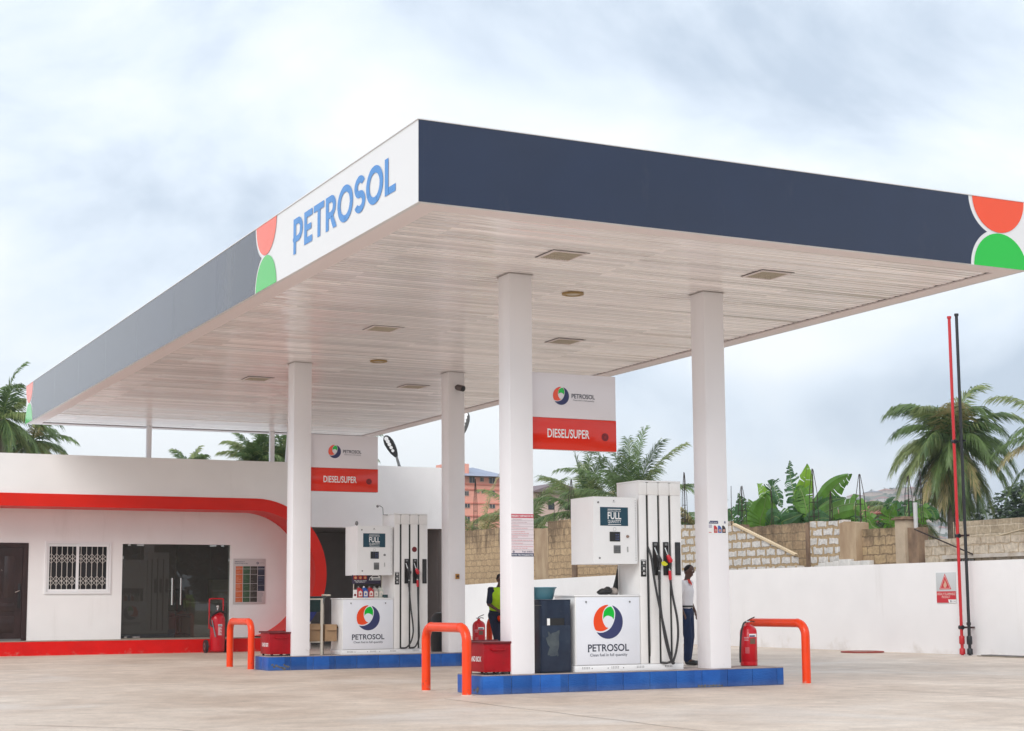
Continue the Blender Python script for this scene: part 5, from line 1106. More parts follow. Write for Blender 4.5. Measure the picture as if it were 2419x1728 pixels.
seg(49.6, 62, 3.74, BR_A, jag=.02); seg(48.9, 49.6, 3.78, PLB, x=23.42, name='pier', t=.3, jag=.02); seg(47.88, 48.9, 3.62, BR_A, jag=.02)
seg(46.87, 47.87, 3.58, PLB, jag=.02); seg(45.2, 46.86, 3.79, BR_A, x=23.47, jag=.015); seg(44.9, 45.19, 3.6, PLD, x=23.44, name='pier', t=.25, jag=.02)
seg(39.2, 44.89, 3.42, BR_A, x=23.49, jag=.01); seg(36.3, 39.19, 3.29, BR_W, x=23.5, jag=.02); seg(35.62, 36.29, 3.17, PLD, x=23.4, name='pier', t=.32, jag=.015)
seg(32.70, 35.61, 3.10, BR_D, x=23.52, jag=.015); seg(32.56, 32.69, 3.09, PLD, x=23.38, name='pier', t=.2, jag=.0); seg(31.22, 32.55, 3.10, BR_W, x=23.42, t=.25, jag=.02)
seg(30.58, 31.21, 3.02, PLB, x=23.30, name='pier', t=.4, jag=.03); seg(29.17, 30.57, 2.83, BR_Y, x=23.48, jag=.015)
seg(28.82, 29.16, 2.98, PLL, x=23.32, name='pier', t=.35); MB().box(23.26, 28.76, 2.985, 23.72, 29.22, 3.03, bev=.01).build('pier_cap', PLD, bw); MB().box(23.31, 28.81, 3.032, 23.67, 29.17, 3.06, bev=.01).build('pier_cap', PLD, bw)
seg(28.45, 28.81, 2.78, PLD, x=23.40, name='pier', t=.3, jag=.03)
seg(14.0, 28.5, 2.93, BR_G, x=24.5, t=.2, jag=.0)
# stepped white block wall in front
st_ = MB(); top = [(32.33, 1.5), (35.60, 1.5), (35.60, 3.13), (35.1, 3.13), (32.56, 2.26), (32.56, 1.99), (32.33, 1.99)]
st_.prism(top, 'x', 22.9, 23.05); st_.build('stepped_panel', BR_W, bw, smooth=0)
lo = MB(); random.seed(4); y = 31.9
while y > 30.0:
    L_ = random.uniform(.22, .45); lo.box(23.15, y-L_+.015, 1.5, 23.29, y, 2.10+random.uniform(-.06, .03), bev=.01); y -= L_
lo.build('loose_block_course', mat('white_block', (.62, .60, .57), .9, var=.12, scale=8, bump=.3, bscale=20), bw)
t0 = thing('timber_plank', 'pale timber plank sloping down along the stepped white blocks', 'plank', (22.85, 33.8, 2.2))
MB().prism([(35.18, 3.135), (35.14, 3.18), (32.44, 2.285), (32.48, 2.24)], 'x', 22.86, 22.95).build('plank', PLANK, t0, smooth=0)
# small block outbuilding at the far right
t0 = thing('block_outbuilding', 'low unfinished block shed with barred vents behind the right end of the white wall', 'shed', (23.2, 25, 0))
m_ = MB(); m_.box(23.1, 15, 0, 23.3, 27.9, 2.47); m_.build('front_wall', blockmat('shed_block', (.52, .43, .32), (.60, .53, .44), (.44, .35, .25), .45, .21, .02, (.34, .26, .19), .5, .03, 2.7), t0, smooth=0)
cc = MB(); cc.box(22.98, 15, 2.02, 23.098, 27.2, 2.10); cc.build('concrete_lintel', mat('worn_lintel', (.42, .35, .28), .95, col2=(.62, .58, .53), scale=4, bump=.4, bscale=9), t0, smooth=0)
for y0, y1 in ((26.3, 26.75), (23.95, 24.55)):
    v_ = MB(); v_.box(23.092, y0, 1.80, 23.098, y1, 2.00, m=0)
    k_ = int((y1-y0)/.075)
    for i in range(k_): v_.box(23.05, y0+.02+i*.075, 1.80, 23.09, y0+.05+i*.075, 2.0, m=1)
    v_.build('barred_vent', [BLACK, mat('vent_grey', (.42, .42, .42), .8)], t0, smooth=0)
for (y0, y1, z0, z1) in ((24.35, 24.75, 2.36, 2.78), (23.62, 23.78, 2.30, 2.80)):
    MB().box(23.06, y0, z0, 23.30, y1, z1, bev=.01).build('concrete_stub', mat('stub_grey', (.42, .38, .34), .95, var=.2, scale=6), t0)
for a, b_, la in (((24.25, 25.0, 2.80), (24.45, 28.2, 2.36), 'long pale pole leaning along the grey block wall, lower of three'), ((24.25, 20.0, 3.05), (24.4, 26.2, 2.62), 'long pale pole leaning along the grey block wall, upper of three'), ((24.25, 20.0, 2.86), (24.4, 25.0, 2.45), 'long pale pole leaning along the grey block wall, right of the others')):
    t0 = thing('leaning_pole', la, 'pole', a, 'pale poles leaning by the block wall'); MB().tube([a, b_], .02, 6).build('pole', BAMBOO, t0)
t0 = thing('leaning_pole', 'dark broken stick leaning by the left end of the shed', 'pole', (22.95, 26.9, 2.0)); MB().tube([(23.0, 28.1, 2.72), (22.95, 26.2, 2.10)], .018, 6).build('pole', REBAR, t0)
t0 = thing('pvc_pipe', 'upright pale plastic pipe beside the capped pier', 'pipe', (23.6, 28.72, 2.8)); MB().tube([(23.58, 28.73, 2.78), (23.58, 28.73, 3.38)], .05, 12).build('pipe', mat('pvc', (.55, .55, .55), .5), t0)
t0 = thing('white_bucket', 'small white pot on top of the block wall', 'pot', (23.55, 49.2, 3.75)); MB().lathe((23.55, 49.35, 3.76), [(.09, 0), (.12, .25), (.0001, .25)], 14).build('pot', mat('pot_cream', (.66, .64, .52), .6), t0)

# rebar
def rebar(y, z0, z1, label, n_=4, sp=.10, lean=0, x=23.58, tie=True):
    t0 = thing('rebar_cluster', label, 'rebar', (x, y, z0), 'bundles of starter bars above the block wall'); m_ = MB()
    for i in range(n_):
        sx = sp if i % 2 else -sp; sy = sp if i//2 % 2 else -sp
        m_.tube([(x+sx, y+sy, z0), (x+sx*.75, y+sy*.8+lean*.4, z0+(z1-z0)*.55), (x+sx*.12, y+sy*.12+lean, z1-random.random()*.05)], .009, 5)
    if tie and n_ > 2:
        for q in (.12, .38): z = z0+(z1-z0)*q; s = sp*(1-.3*q); m_.tube([(x-s, y-s, z), (x+s, y-s, z), (x+s, y+s, z), (x-s, y+s, z), (x-s, y-s, z)], .006, 4)
    m_.build('bars', REBAR, t0, smooth=0)
random.seed(9)
for a in ((52.75, 3.72, 5.65, 'dark starter bars in front of the pink building', 4, .06), (45.42, 3.7, 5.12, 'dark starter bars left of the front pump head', 4, .09), (41.9, 3.42, 4.75, 'single dark bar just above the front pump head', 2, .05), (46.6, 3.6, 4.35, 'short single bar left of the front pump head', 1, .03),
          (38.62, 3.28, 4.85, 'dark starter bars at the right edge of the front pump', 4, .06), (36.25, 3.15, 4.28, 'thin dark bar against the right side of the second column', 1, .03), (35.75, 3.15, 4.25, 'starter bars just right of the second column', 4, .09),
          (34.40, 3.08, 4.08, 'pair of short bars among the left banana leaves', 2, .03), (32.58, 3.08, 4.48, 'tallest starter bars in the middle of the banana leaves', 4, .09), (31.88, 3.05, 3.88, 'short thick bars right of the tallest starter bars', 3, .03),
          (30.72, 3.0, 4.20, 'starter bars over the drooping banana leaf', 4, .09), (28.95, 3.05, 4.05, 'starter bars above the capped pier', 4, .07)):
    rebar(a[1-1], a[1], a[2], a[3], a[4], a[5])
for y, z0, z1, la in ((28.55, 2.9, 4.1, 'thin tall bar right of the capped pier'), (27.9, 2.4, 3.0, 'pair of short bars left of the vent pipes')): rebar(y, z0, z1, la, 2, .03, x=24.0 if y < 28 else 23.6)
for y, la in ((24.62, 'short bars on the first stub right of the vent pipes'), (23.72, 'short bars on the stub near the right edge')): rebar(y, 2.78, 3.02, la, 3, .05, x=23.2)

# ================================================================== vegetation
def frond(mb, base, az, elev, L, droop, leaf, dens=46, wind=0.0, tw=0.0):
    """one feather leaf; materials 0-3 foliage, 4 rib"""
    n = 12; p = Vector(base); d = Vector((math.cos(az)*math.cos(elev), math.sin(az)*math.cos(elev), math.sin(elev))); pts = [p.copy()]
    for i in range(n):
        t = (i+1)/n; d = (d+Vector((0, 0, -droop*(.35+1.2*t)/n))+Vector((wind*t/n, 0, 0))).normalized(); p = p+d*(L/n); pts.append(p.copy())
    mb.tube(pts, [.022*(1-.85*i/n) for i in range(n+1)], 4, m=4, caps=False)
    mi = frond.mi
    for k in range(dens):
        t = .10+.90*k/dens; f = t*n; i = min(int(f), n-1); q = pts[i].lerp(pts[i+1], f-i); tg = (pts[i+1]-pts[i]).normalized()
        side = tg.cross(Vector((0, 0, 1)));
        if side.length < .05: side = Vector((math.sin(az), -math.cos(az), 0))
        side.normalize(); up = side.cross(tg)
        ll = leaf*1.1*(.35+1.0*math.sin(min(1, t*1.25+.12)*math.pi*.62))*(1.12-t*.60)*random.uniform(.65, 1.15)
        for s in (-1, 1):
            dv = (side*s*(.62-.2*t+random.uniform(-.08, .08))+tg*(.62+.5*t)+up*(.25+random.uniform(-.08, .08))+Vector((0, 0, -random.uniform(.2, .45)-droop*.1))).normalized()
            w = tg*(.013+.009*leaf); m1 = q+dv*ll*.5; dv2 = (dv+Vector((0, 0, -.55-.3*random.random()))).normalized(); e_ = m1+dv2*ll*.5
            mb.add([q-w*.7, q+w*.7, m1+w, m1-w, e_], [(0, 1, 2, 3), (3, 2, 4)], mi if random.random() > .12 else (mi+1) % 3)
frond.mi = 0
def palm(name, base, z, L, label, nf=26, emin=-35, emax=80, leaf=.55, dry=.1, seed=1, droop=1.3, group='coconut palms beyond the walls', trunk=True, cat='palm tree', azs=None, mis=(0, 1, 2), dens=64):
    random.seed(seed); x, y = base
    t0 = thing(name, label, cat, (x, y, 0), group)
    tk = MB(); k = 10; rr_ = [.15-.05*i/k for i in range(k+1)]; tk.tube([(x+.12*math.sin(i*.4+seed), y+.1*math.cos(i*.33+seed), z*i/k-.02) for i in range(k+1)], rr_, 10); tk.build('trunk', TRUNK, t0)
    tx, ty = x+.12*math.sin(10*.4+seed), y+.1*math.cos(10*.33+seed)
    cr = MB()
    for i in range(nf):
        az = (azs[i % len(azs)]+random.uniform(-.25, .25)) if azs else i*2.399+random.uniform(-.3, .3)
        u = (i+.5)/nf; el = R(emax+(emin-emax)*u**.8+random.uniform(-7, 7))
        frond.mi = 3 if (random.random() < dry*(.4+1.6*u)) else random.choice(mis)
        frond(cr, (tx, ty, z), az, el, L*random.uniform(.82, 1.08), droop*random.uniform(.75, 1.25), leaf, dens)
    cr.build('crown', PALM+[RIB], t0, smooth=0)
    hs = MB()
    for i in range(7): a = i*.9; hs.ball((tx+.16*math.cos(a), ty+.16*math.sin(a), z-.12-.04*(i % 3)), (.075, .075, .09), n=8)
    hs.build('coconuts', mat('husk', (.12, .10, .04), .8), t0)
palm('coconut_palm', (30, 34.55), 5.55, 2.15, 'large coconut palm behind the red and black vent pipes', 56, -70, 82, .72, .14, 3, 1.75, dens=84)
palm('coconut_palm', (30, 30.35), 5.2, 2.2, 'coconut palm cut off by the right edge of the picture', 26, -65, 75, .6, .1, 4, 1.5)
palm('coconut_palm', (28, 48.9), 4.55, 3.0, 'young palm with upright fronds above the front pump', 18, 18, 86, .62, .03, 12, .95, dens=74)
palm('coconut_palm', (28, 52.3), 4.3, 2.7, 'bushy palm between the hanging sign and the pump head', 22, 5, 86, .62, .12, 6, 1.05, dens=74)
palm('coconut_palm', (28, 57.0), 4.0, 2.6, 'windswept palm just right of the nearest column', 20, -10, 78, .62, .1, 7, 1.4, mis=(0, 2, 2))
palm('coconut_palm', (28, 61.3), 3.6, 2.9, 'yellowing palm in front of the pink building', 18, -5, 80, .62, .35, 8, 1.3, mis=(0, 2, 2))
palm('coconut_palm', (28, 44.6), 3.5, 1.5, 'small palm between the front pump and the second column', 18, -10, 80, .5, .1, 9, 1.2)
palm('coconut_palm', (30.5, 37.4), 3.6, 1.6, 'small drooping palm left of the large one', 16, -20, 60, .5, .15, 10, 1.6)
palm('coconut_palm', (5.55, 45), 6.25, 1.6, 'palm behind the far corner of the canopy at the left edge', 26, -50, 85, .5, .15, 13, 1.4)
palm('coconut_palm', (6.55, 46), 5.75, 1.45, 'palm spreading over the office roof at the far left', 22, -35, 60, .45, .25, 14, 1.2)
palm('coconut_palm', (4.6, 46), 5.9, 1.8, 'palm mostly cut off by the left picture edge', 22, -40, 80, .5, .15, 15, 1.3)
palm('coconut_palm', (12.65, 45), 5.25, 1.15, 'palm behind the thin rear posts of the canopy', 26, -20, 88, .42, .05, 16, 1.0)
palm('coconut_palm', (13.75, 45.6), 5.3, 1.3, 'palm behind the further left column', 22, -20, 88, .42, .05, 17, 1.0)
palm('coconut_palm', (15.7, 46), 5.55, 1.4, 'palm whose fronds show right of the back hanging sign', 20, -25, 60, .45, .05, 18, 1.1)
palm('coconut_palm', (11.1, 46), 4.9, .95, 'short palm tip poking above the office parapet', 14, 0, 80, .4, .1, 19, 1.0)
# bananas
def bleaf(mb, pts, w, torn, mi, facing=Vector((-.88, -.45, .15)), droop=.3, seed=0):
    random.seed(seed); c = spline(pts, 7); n = len(c); mb.tube(c, [.020*(1-.8*i/n)+.003 for i in range(n)], 5, m=3, caps=False)
    fine = []
    for i in range(n-1):
        for q in range(6): fine.append(c[i].lerp(c[i+1], q/6))
    fine.append(c[-1]); N_ = len(fine); st = int(N_*.22)
    for s in (-1, 1):
        off = 0; prevp = None; groups = []
        gl = 0; bend = random.uniform(-.2, .5)
        for i in range(st, N_):
            t = (i-st)/(N_-1-st); tg = (fine[min(i+1, N_-1)]-fine[max(i-1, 0)]).normalized(); sd_ = tg.cross(facing)
            if sd_.length < .1: sd_ = Vector((0, 1, 0))
            sd_.normalize(); ww = w*math.sin(math.pi*min(1, (t*.93+.07))**.75)*.5
            if gl <= 0:
                if torn and random.random() < torn: prevp = None; bend = random.uniform(-.3, 1.4*torn)
                gl = random.randint(2, 9) if torn else 500
            gl -= 1
            mid = fine[i]+sd_*s*ww*.55+facing*.05*w*(.5)+tg*ww*.15
            dn = Vector((0, 0, -1))*ww*(droop*.5+bend*.6)
            e_ = fine[i]+sd_*s*ww*(1-.25*abs(bend))+tg*ww*.40+dn-facing*.04
            cur = (fine[i], mid+dn*.25, e_)
            if prevp: mb.add([prevp[0], prevp[1], cur[1], cur[0]], [(0, 1, 2, 3)], mi); mb.add([prevp[1], prevp[2], cur[2], cur[1]], [(0, 1, 2, 3)], mi)
            prevp = cur
def banana(name, x, y, label, leaves):
    t0 = thing('banana_plant', label, 'banana plant', (x, y, 0), 'banana plants behind the block wall')
    MB().tube([(x, y, 0), (x+.03, y, 1.6), (x, y, 2.9), (x, y, 3.3)], [.14, .12, .09, .06], 12).build('trunk', mat('banana_stem', (.16, .18, .06), .7, var=.3), t0)
    m_ = MB()
    for i, (pts, w, torn, mi) in enumerate(leaves): bleaf(m_, [Vector((x, y, 2.9)), *[Vector(p) for p in pts]], w*1.3, torn, mi, seed=i*7+int(y*3))
    random.seed(int(y*10))
    for i in range(9):
        a = random.uniform(0, 6.28); l = random.uniform(.6, 1.1); el_ = random.uniform(.2, 1.0); p = Vector((x+.15, y, 2.9)); q = p+Vector((.25+.3*abs(math.cos(a)), math.sin(a)*.6, .35+.3*el_))*l; r_2 = q+Vector((.2, math.sin(a)*.5, -.1+.35*el_))*l
        bleaf(m_, [p, q, r_2, r_2+Vector((.05, math.sin(a)*.25, -.3))*l], .55, .6, random.choice((0, 1, 1)), seed=i*5+int(y))
    m_.build('crown', BAN+[RIB], t0, smooth=0)
X_ = 27
banana('a', 27.05, 40.3, 'leftmost banana plant, ragged dark leaves beside the second column', [([(X_, 40.64, 3.37), (X_, 40.58, 3.85), (X_-.1, 40.72, 4.44)], .62, .8, 1), ([(27.1, 40.12, 3.4), (27.1, 40.66, 3.86), (27.1, 40.96, 4.27)], .5, .9, 1), ([(27, 40.28, 3.4), (27, 40.1, 3.94), (27, 40.32, 4.23)], .5, .8, 0), ([(27, 40.9, 3.4), (26.9, 41.2, 3.9), (26.9, 41.3, 3.8)], .45, .9, 1)])
banana('b', 27.05, 39.4, 'banana plant with one broad bright whole leaf and curly tips', [([(26.8, 39.46, 3.39), (26.75, 39.18, 3.85), (26.7, 38.95, 4.30)], .95, .10, 0), ([(27.1, 39.57, 3.69), (27.1, 39.58, 4.25), (27.1, 39.76, 4.54), (27.1, 39.99, 4.69)], .34, .5, 2), ([(27.05, 39.5, 3.8), (27, 39.2, 4.3), (26.9, 38.92, 4.52), (26.8, 38.56, 4.3), (26.7, 38.21, 3.84)], .55, .9, 1), ([(27, 39.58, 3.37), (27, 39.8, 3.7), (27, 39.91, 3.89)], .5, .7, 1), ([(26.8, 39.0, 3.3), (26.7, 38.6, 3.6), (26.7, 38.3, 3.5)], .5, .8, 1)])
banana('c', 27.1, 37.8, 'tall banana plant with two upright leaves reaching highest', [([(27, 37.9, 3.49), (27, 38.01, 4.27), (27, 38.16, 4.83), (27, 38.16, 5.25)], .46, .9, 1), ([(27.1, 37.75, 3.6), (27.1, 37.72, 4.25), (27.1, 37.55, 4.68), (27.1, 37.46, 5.10)], .50, .25, 2), ([(26.9, 37.26, 3.46), (26.9, 37.37, 4.01), (26.9, 37.57, 4.37), (26.9, 37.75, 4.25)], .6, .9, 0), ([(26.8, 38.34, 3.36), (26.8, 37.9, 3.52), (26.8, 37.3, 3.62)], .45, 0, 1), ([(26.9, 38.45, 3.39), (26.9, 38.62, 3.64), (26.9, 38.9, 3.7)], .6, .8, 0), ([(26.9, 38.08, 3.39), (26.9, 37.59, 3.81), (26.9, 37.51, 4.2)], .6, .8, 1)])
banana('d', 27.05, 37.0, 'banana plant with long leaves arching out to the right', [([(27, 37.02, 3.56), (27, 36.53, 4.0), (27, 35.94, 4.39), (27, 35.30, 4.64)], .62, .22, 0), ([(26.9, 36.9, 3.45), (26.85, 36.31, 3.63), (26.8, 35.3, 3.78), (26.8, 34.73, 3.68), (26.8, 34.40, 3.1)], .52, .35, 0), ([(26.95, 36.9, 3.6), (26.9, 36.3, 3.92), (26.9, 35.46, 3.98)], .5, .85, 1), ([(26.8, 36.9, 3.3), (26.8, 36.5, 3.45), (26.8, 36.0, 3.4)], .6, .3, 1)])
banana('e', 27.2, 33.9, 'lone banana plant left of the capped pier', [([(26.9, 33.6, 3.1), (26.8, 33.5, 3.4), (26.7, 33.1, 3.7)], .5, .8, 0), ([(26.9, 34.3, 3.1), (26.8, 34.4, 3.3), (26.7, 34.6, 3.2)], .4, .8, 0)])
# dense dark bushes: clouds of leaf-sized faces
def bush(name, c, r, label, nl=2600, mt=BUSH, seed=1, cat='bush', group=None, leaf=.11, trunk_z=0):
    random.seed(seed); t0 = thing(name, label, cat, (c[0], c[1], 0), group); m_ = MB(); cl = []
    for i in range(26):
        v = Vector((random.gauss(0, 1), random.gauss(0, 1), random.gauss(0, 1))).normalized()*random.uniform(.35, 1); cl.append((v, random.uniform(.22, .42)))
    for i in range(nl):
        v, s = random.choice(cl); o = Vector((random.gauss(0, 1), random.gauss(0, 1), random.gauss(0, 1))).normalized()*s*random.uniform(.6, 1.05); q = v+o
        p = Vector((c[0]+q.x*r[0], c[1]+q.y*r[1], max(.1, c[2]+q.z*r[2]))); a = Vector((random.gauss(0, 1), random.gauss(0, 1), random.gauss(0, .6))).normalized(); b = a.orthogonal().normalized()
        m_.add([p-a*leaf, p+b*leaf*.45, p+a*leaf, p-b*leaf*.45], [(0, 1, 2, 3)], 0 if random.random() < .7 else 1)
    m_.build('foliage', [mt, PALM[1]], t0, smooth=0); tk = MB()
    for i in range(4): v = cl[i][0]; tk.tube([(c[0], c[1], 0), (c[0]+v.x*r[0]*.4, c[1]+v.y*r[1]*.4, c[2]+v.z*r[2]*.4)], [.09, .04], 6)
    tk.build('trunk', TRUNK, t0)
bush('leafy_bush', (34, 36.4, 3.3), (1.2, 2.6, 1.25), 'dense dark bush behind the large coconut palm', 5200, seed=2, leaf=.12)
bush('leafy_bush', (34, 32.6, 3.3), (1.2, 2.4, 1.3), 'dense dark bush at the right edge of the picture', 4200, seed=3, leaf=.12)
bush('leafy_bush', (30, 53, 3.2), (1.2, 5.0, .95), 'green undergrowth above the block wall left of the pump head', 5200, mt=PALM[0], seed=4, leaf=.13)
bush('leafy_bush', (30, 61, 3.2), (1.2, 3.5, .9), 'green undergrowth under the pink building', 3200, mt=PALM[1], seed=5, leaf=.13)
bush('leafy_bush', (29, 38.6, 2.9), (1.0, 2.6, .6), 'low green growth behind the banana plants', 2600, mt=BAN[1], seed=6, leaf=.12)

# tall hedge trees across the road behind the viewer (seen as dark reflections in the glass)
for i, (x, y, h_) in enumerate(((10, -34, 7), (17, -33, 8), (24, -35, 7.5), (31, -33, 8.5), (38, -35, 7.5), (45, -32, 8), (2, -36, 7), (-6, -35, 8))):
    bush('roadside_tree', (x, y, h_*.5), (4.6, 2.2, h_*.55), 'roadside tree %s behind the viewer, mirrored in the dark glass doors' % ('first', 'second', 'third', 'fourth', 'fifth', 'sixth', 'seventh', 'eighth')[i], 3600, seed=40+i, leaf=.5, cat='tree', group='roadside trees behind the viewer')
# ================================================================== street lamps
def lampole(x, y, pts, label, tilt):
    t0 = thing('street_lamp', label, 'street lamp', (x, y, 0), 'street lamps behind the canopy'); a, b = Vector(pts[0]), Vector(pts[1])
    MB().tube([(x, y, 0), (x, y, b.z-.5), tuple(b)], [.06, .05, .035], 8).build('pole', GREYM, t0)
    d = (a-b); L = d.length; d.normalize(); s = Vector((0.80, -.60, 0)); s = (s-d*s.dot(d)).normalized(); nrm = d.cross(s); hd = MB()
    prof = [(0, .05), (.10, .09), (.25, .14), (.45, .17), (.68, .18), (.86, .14), (.96, .08), (1.0, .02)]; prof = [(p, w*.72) for p, w in prof]
    top = [b+d*(L*p)+s*w for p, w in prof]+[b+d*(L*p)-s*w for p, w in reversed(prof)]; k = len(top)
    hd.add([p+nrm*.03 for p in top]+[p-nrm*.03 for p in top], [tuple(range(k)), tuple(range(2*k-1, k-1, -1))]+[(i, (i+1) % k, k+(i+1) % k, k+i) for i in range(k)])
    hd.build('lamp_head', BLACK, t0, smooth=0); ln = MB()
    for p in (.30, .45, .60, .74, .87):
        c = b+d*(L*p)
        for sg in (1, -1):
            ln.cyl(c+nrm*.031*sg, c+nrm*.036*sg, .05*(.7+.5*p), n=12)
    ln.build('lens', LWHITE, t0)
lampole(14.86, 38.9, [(14.37, 38.9, 5.55), (14.70, 38.9, 5.00)], 'slim black street lamp leaning over the office parapet', 0)
lampole(16.80, 39.5, [(17.06, 39.5, 6.38), (16.88, 39.5, 5.70)], 'black street lamp peeking out beside the far right column', 0)

# ================================================================== houses beyond
pk = thing('apartment_building', 'pink four storey apartment block with a blue grey hipped roof', 'building', (60, 131, 0))
x0, x1, y0, y1 = 57.0, 62.9, 130, 142
MB().box(x0, y0, 0, x1, y1, 12.34).build('wall', PINK, pk, smooth=0)
rf = MB(); rf.add([(x0-1.2, y0-.8, 12.36), (x1+.6, y0-.8, 12.36), (x1+.6, y1+.8, 12.36), (x0-1.2, y1+.8, 12.36), (61.5, 133.5, 13.5), (61.5, 138, 13.5)], [(0, 1, 4), (1, 2, 5, 4), (2, 3, 5), (3, 0, 4, 5), (0, 3, 2, 1)]); rf.build('roof', BLUEROOF, pk, smooth=0)
MB().box(57.6, 130.3, 12.4, 59.66, 133, 13.52).build('roof_tank_room', PINK, pk, smooth=0)
bn = MB()
for z in (11.66, 11.19, 9.95, 8.8): bn.box(x0-.1, y0-.10, z-.05, x1+.1, y0-.01, z+.05)
build_each(bn, 'string_course', PINKD, pk, smooth=0)
for (a0, a1, z0, z1) in ((59.56, 60.05, 11.80, 12.31), (60.65, 60.94, 11.95, 12.27), (61.54, 62.09, 11.80, 12.29), (59.1, 59.45, 10.64, 11.0), (60.78, 61.03, 10.90, 11.08), (60.35, 60.5, 10.9, 11.08), (61.52, 62.05, 10.66, 11.09), (59.1, 59.55, 9.55, 9.93), (61.53, 62.07, 9.56, 10.0), (61.53, 62.07, 8.4, 8.85), (59.1, 59.55, 8.4, 8.85)):
    f = MB(); f.box(a0-.04, y0-.05, z0-.04, a1+.04, y0-.008, z1+.04); f.box((a0+a1)/2-.02, y0-.09, z0, (a0+a1)/2+.02, y0-.055, z1); o = f.build('window', mat('frame_tan', (.45, .36, .30), .7), pk, smooth=0); MB().box(a0, y0-.053, z0, a1, y0-.051, z1).build('pane', DKWIN, o, smooth=0)
def house(x0, x1, y, z0, ze, zr, mt, rt, label, d=8, ridge='x'):
    t0 = thing('house', label, 'house', ((x0+x1)/2, y+d/2, 0)); 
    MB().box(x0, y, z0, x1, y+d, ze).build('wall', mt, t0, smooth=0); r = MB(); o = .3
    if ridge == 'x':
        r.add([(x0-o, y-o, ze), (x1+o, y-o, ze), (x1+o, y+d+o, ze), (x0-o, y+d+o, ze), (x0-o, y+d/2, zr), (x1+o, y+d/2, zr)], [(0, 1, 5, 4), (2, 3, 4, 5), (0, 4, 3), (1, 2, 5), (0, 3, 2, 1)])
    elif ridge == 'y':
        xm = (x0+x1)/2; r.add([(x0-o, y-o, ze), (x1+o, y-o, ze), (x1+o, y+d+o, ze), (x0-o, y+d+o, ze), (xm, y-o, zr), (xm, y+d+o, zr)], [(0, 1, 4), (1, 2, 5, 4), (2, 3, 5), (3, 0, 4, 5), (0, 3, 2, 1)])
    else:
        xm = (x0+x1)/2; ym = y+d/2; r.add([(x0-o, y-o, ze), (x1+o, y-o, ze), (x1+o, y+d+o, ze), (x0-o, y+d+o, ze), (xm, ym, zr)], [(0, 1, 4), (1, 2, 4), (2, 3, 4), (3, 0, 4), (0, 3, 2, 1)])
    r.build('roof', rt, t0, smooth=0)
    return t0
hs_ = house(37.5, 40.4, 75, 0, 6.9, 7.45, BEIGE, mat('purple_grey_roof', (.20, .15, .16), .7), 'beige gabled house glimpsed behind the palms left of the front pump', 2.5, 'y')
wn = MB()
for a in (37.2, 38.4, 39.4): wn.box(a, 74.98, 6.0, a+.35, 74.995, 6.45)
build_each(wn, 'window', DKWIN, hs_, smooth=0)
house(70.0, 76.5, 90, 0, 6.4, 7.95, mat('grey_gable', (.27, .28, .29), .8), GREYROOF, 'grey sheet roofed building beyond the banana plants', 12, 'y')
house(48.4, 50.9, 60, 0, 5.2, 5.85, mat('salmon', (.55, .25, .18), .8), REDROOF, 'pink house with a red roof behind the capped pier', 6, 'hip')
house(47.0, 49.2, 58, 0, 4.55, 5.0, mat('salmon2', (.5, .22, .18), .8), REDROOF, 'low red roofed house behind the bananas and the capped pier', 6, 'hip')
# hill with its houses
HILLG = mat('hill_green', (.10, .13, .07), .95, col2=(.20, .18, .13), scale=.03)
hl = MB(); hp = [(280, 18), (336, 25), (367, 30.5), (391, 37), (400, 41.0), (413, 43.5), (427, 44), (441, 42.5), (469, 38.5), (518, 36), (600, 30), (720, 12)]
rows = [(-220, 0), (-150, .22), (-80, .52), (-30, .82), (0, 1), (60, .9), (200, .2)]
for dy, k in rows:
    for (x, z) in hp: hl.v.append((x*(500+dy)/500, 500+dy, z*k*1.0+(.8*noise.noise(Vector((x*.05, dy*.05, 0))) if 0 < k < 1 else 0)-.5*(k == 0)))
for i in range(len(rows)-1):
    for j in range(len(hp)-1): a = i*len(hp)+j; hl.f.append([a, a+1, a+len(hp)+1, a+len(hp)]); hl.m.append(0)
org((0, 0, 0)); HLB = hl
random.seed(31)
HW = [mat('hw%d' % i, c, .8) for i, c in enumerate(((.62, .56, .50), (.55, .42, .34), (.66, .62, .58), (.50, .36, .28)))]
HR = [mat('hr%d' % i, c, .8) for i, c in enumerate(((.34, .13, .10), (.30, .24, .22), (.22, .22, .24), (.45, .20, .13)))]
CAMP = Vector((-1.7, -.66, 1.136)); HK = 1.75
def far(mb):
    mb.v = [tuple(CAMP+(Vector(v)-CAMP)*HK) for v in mb.v]; return mb
def hz(x, y):
    xx = x*500/y; z = None
    for j in range(len(hp)-1):
        if hp[j][0] <= xx <= hp[j+1][0]: f = (xx-hp[j][0])/(hp[j+1][0]-hp[j][0]); z = hp[j][1]+(hp[j+1][1]-hp[j][1])*f
    dy = y-500
    for i in range(len(rows)-1):
        if rows[i][0] <= dy <= rows[i+1][0]: f = (dy-rows[i][0])/(rows[i+1][0]-rows[i][0]); return z*(rows[i][1]+(rows[i+1][1]-rows[i][1])*f)
    return z
tag(far(HLB).build('hill', HILLG, smooth=60), kind='structure')
cnt = 0
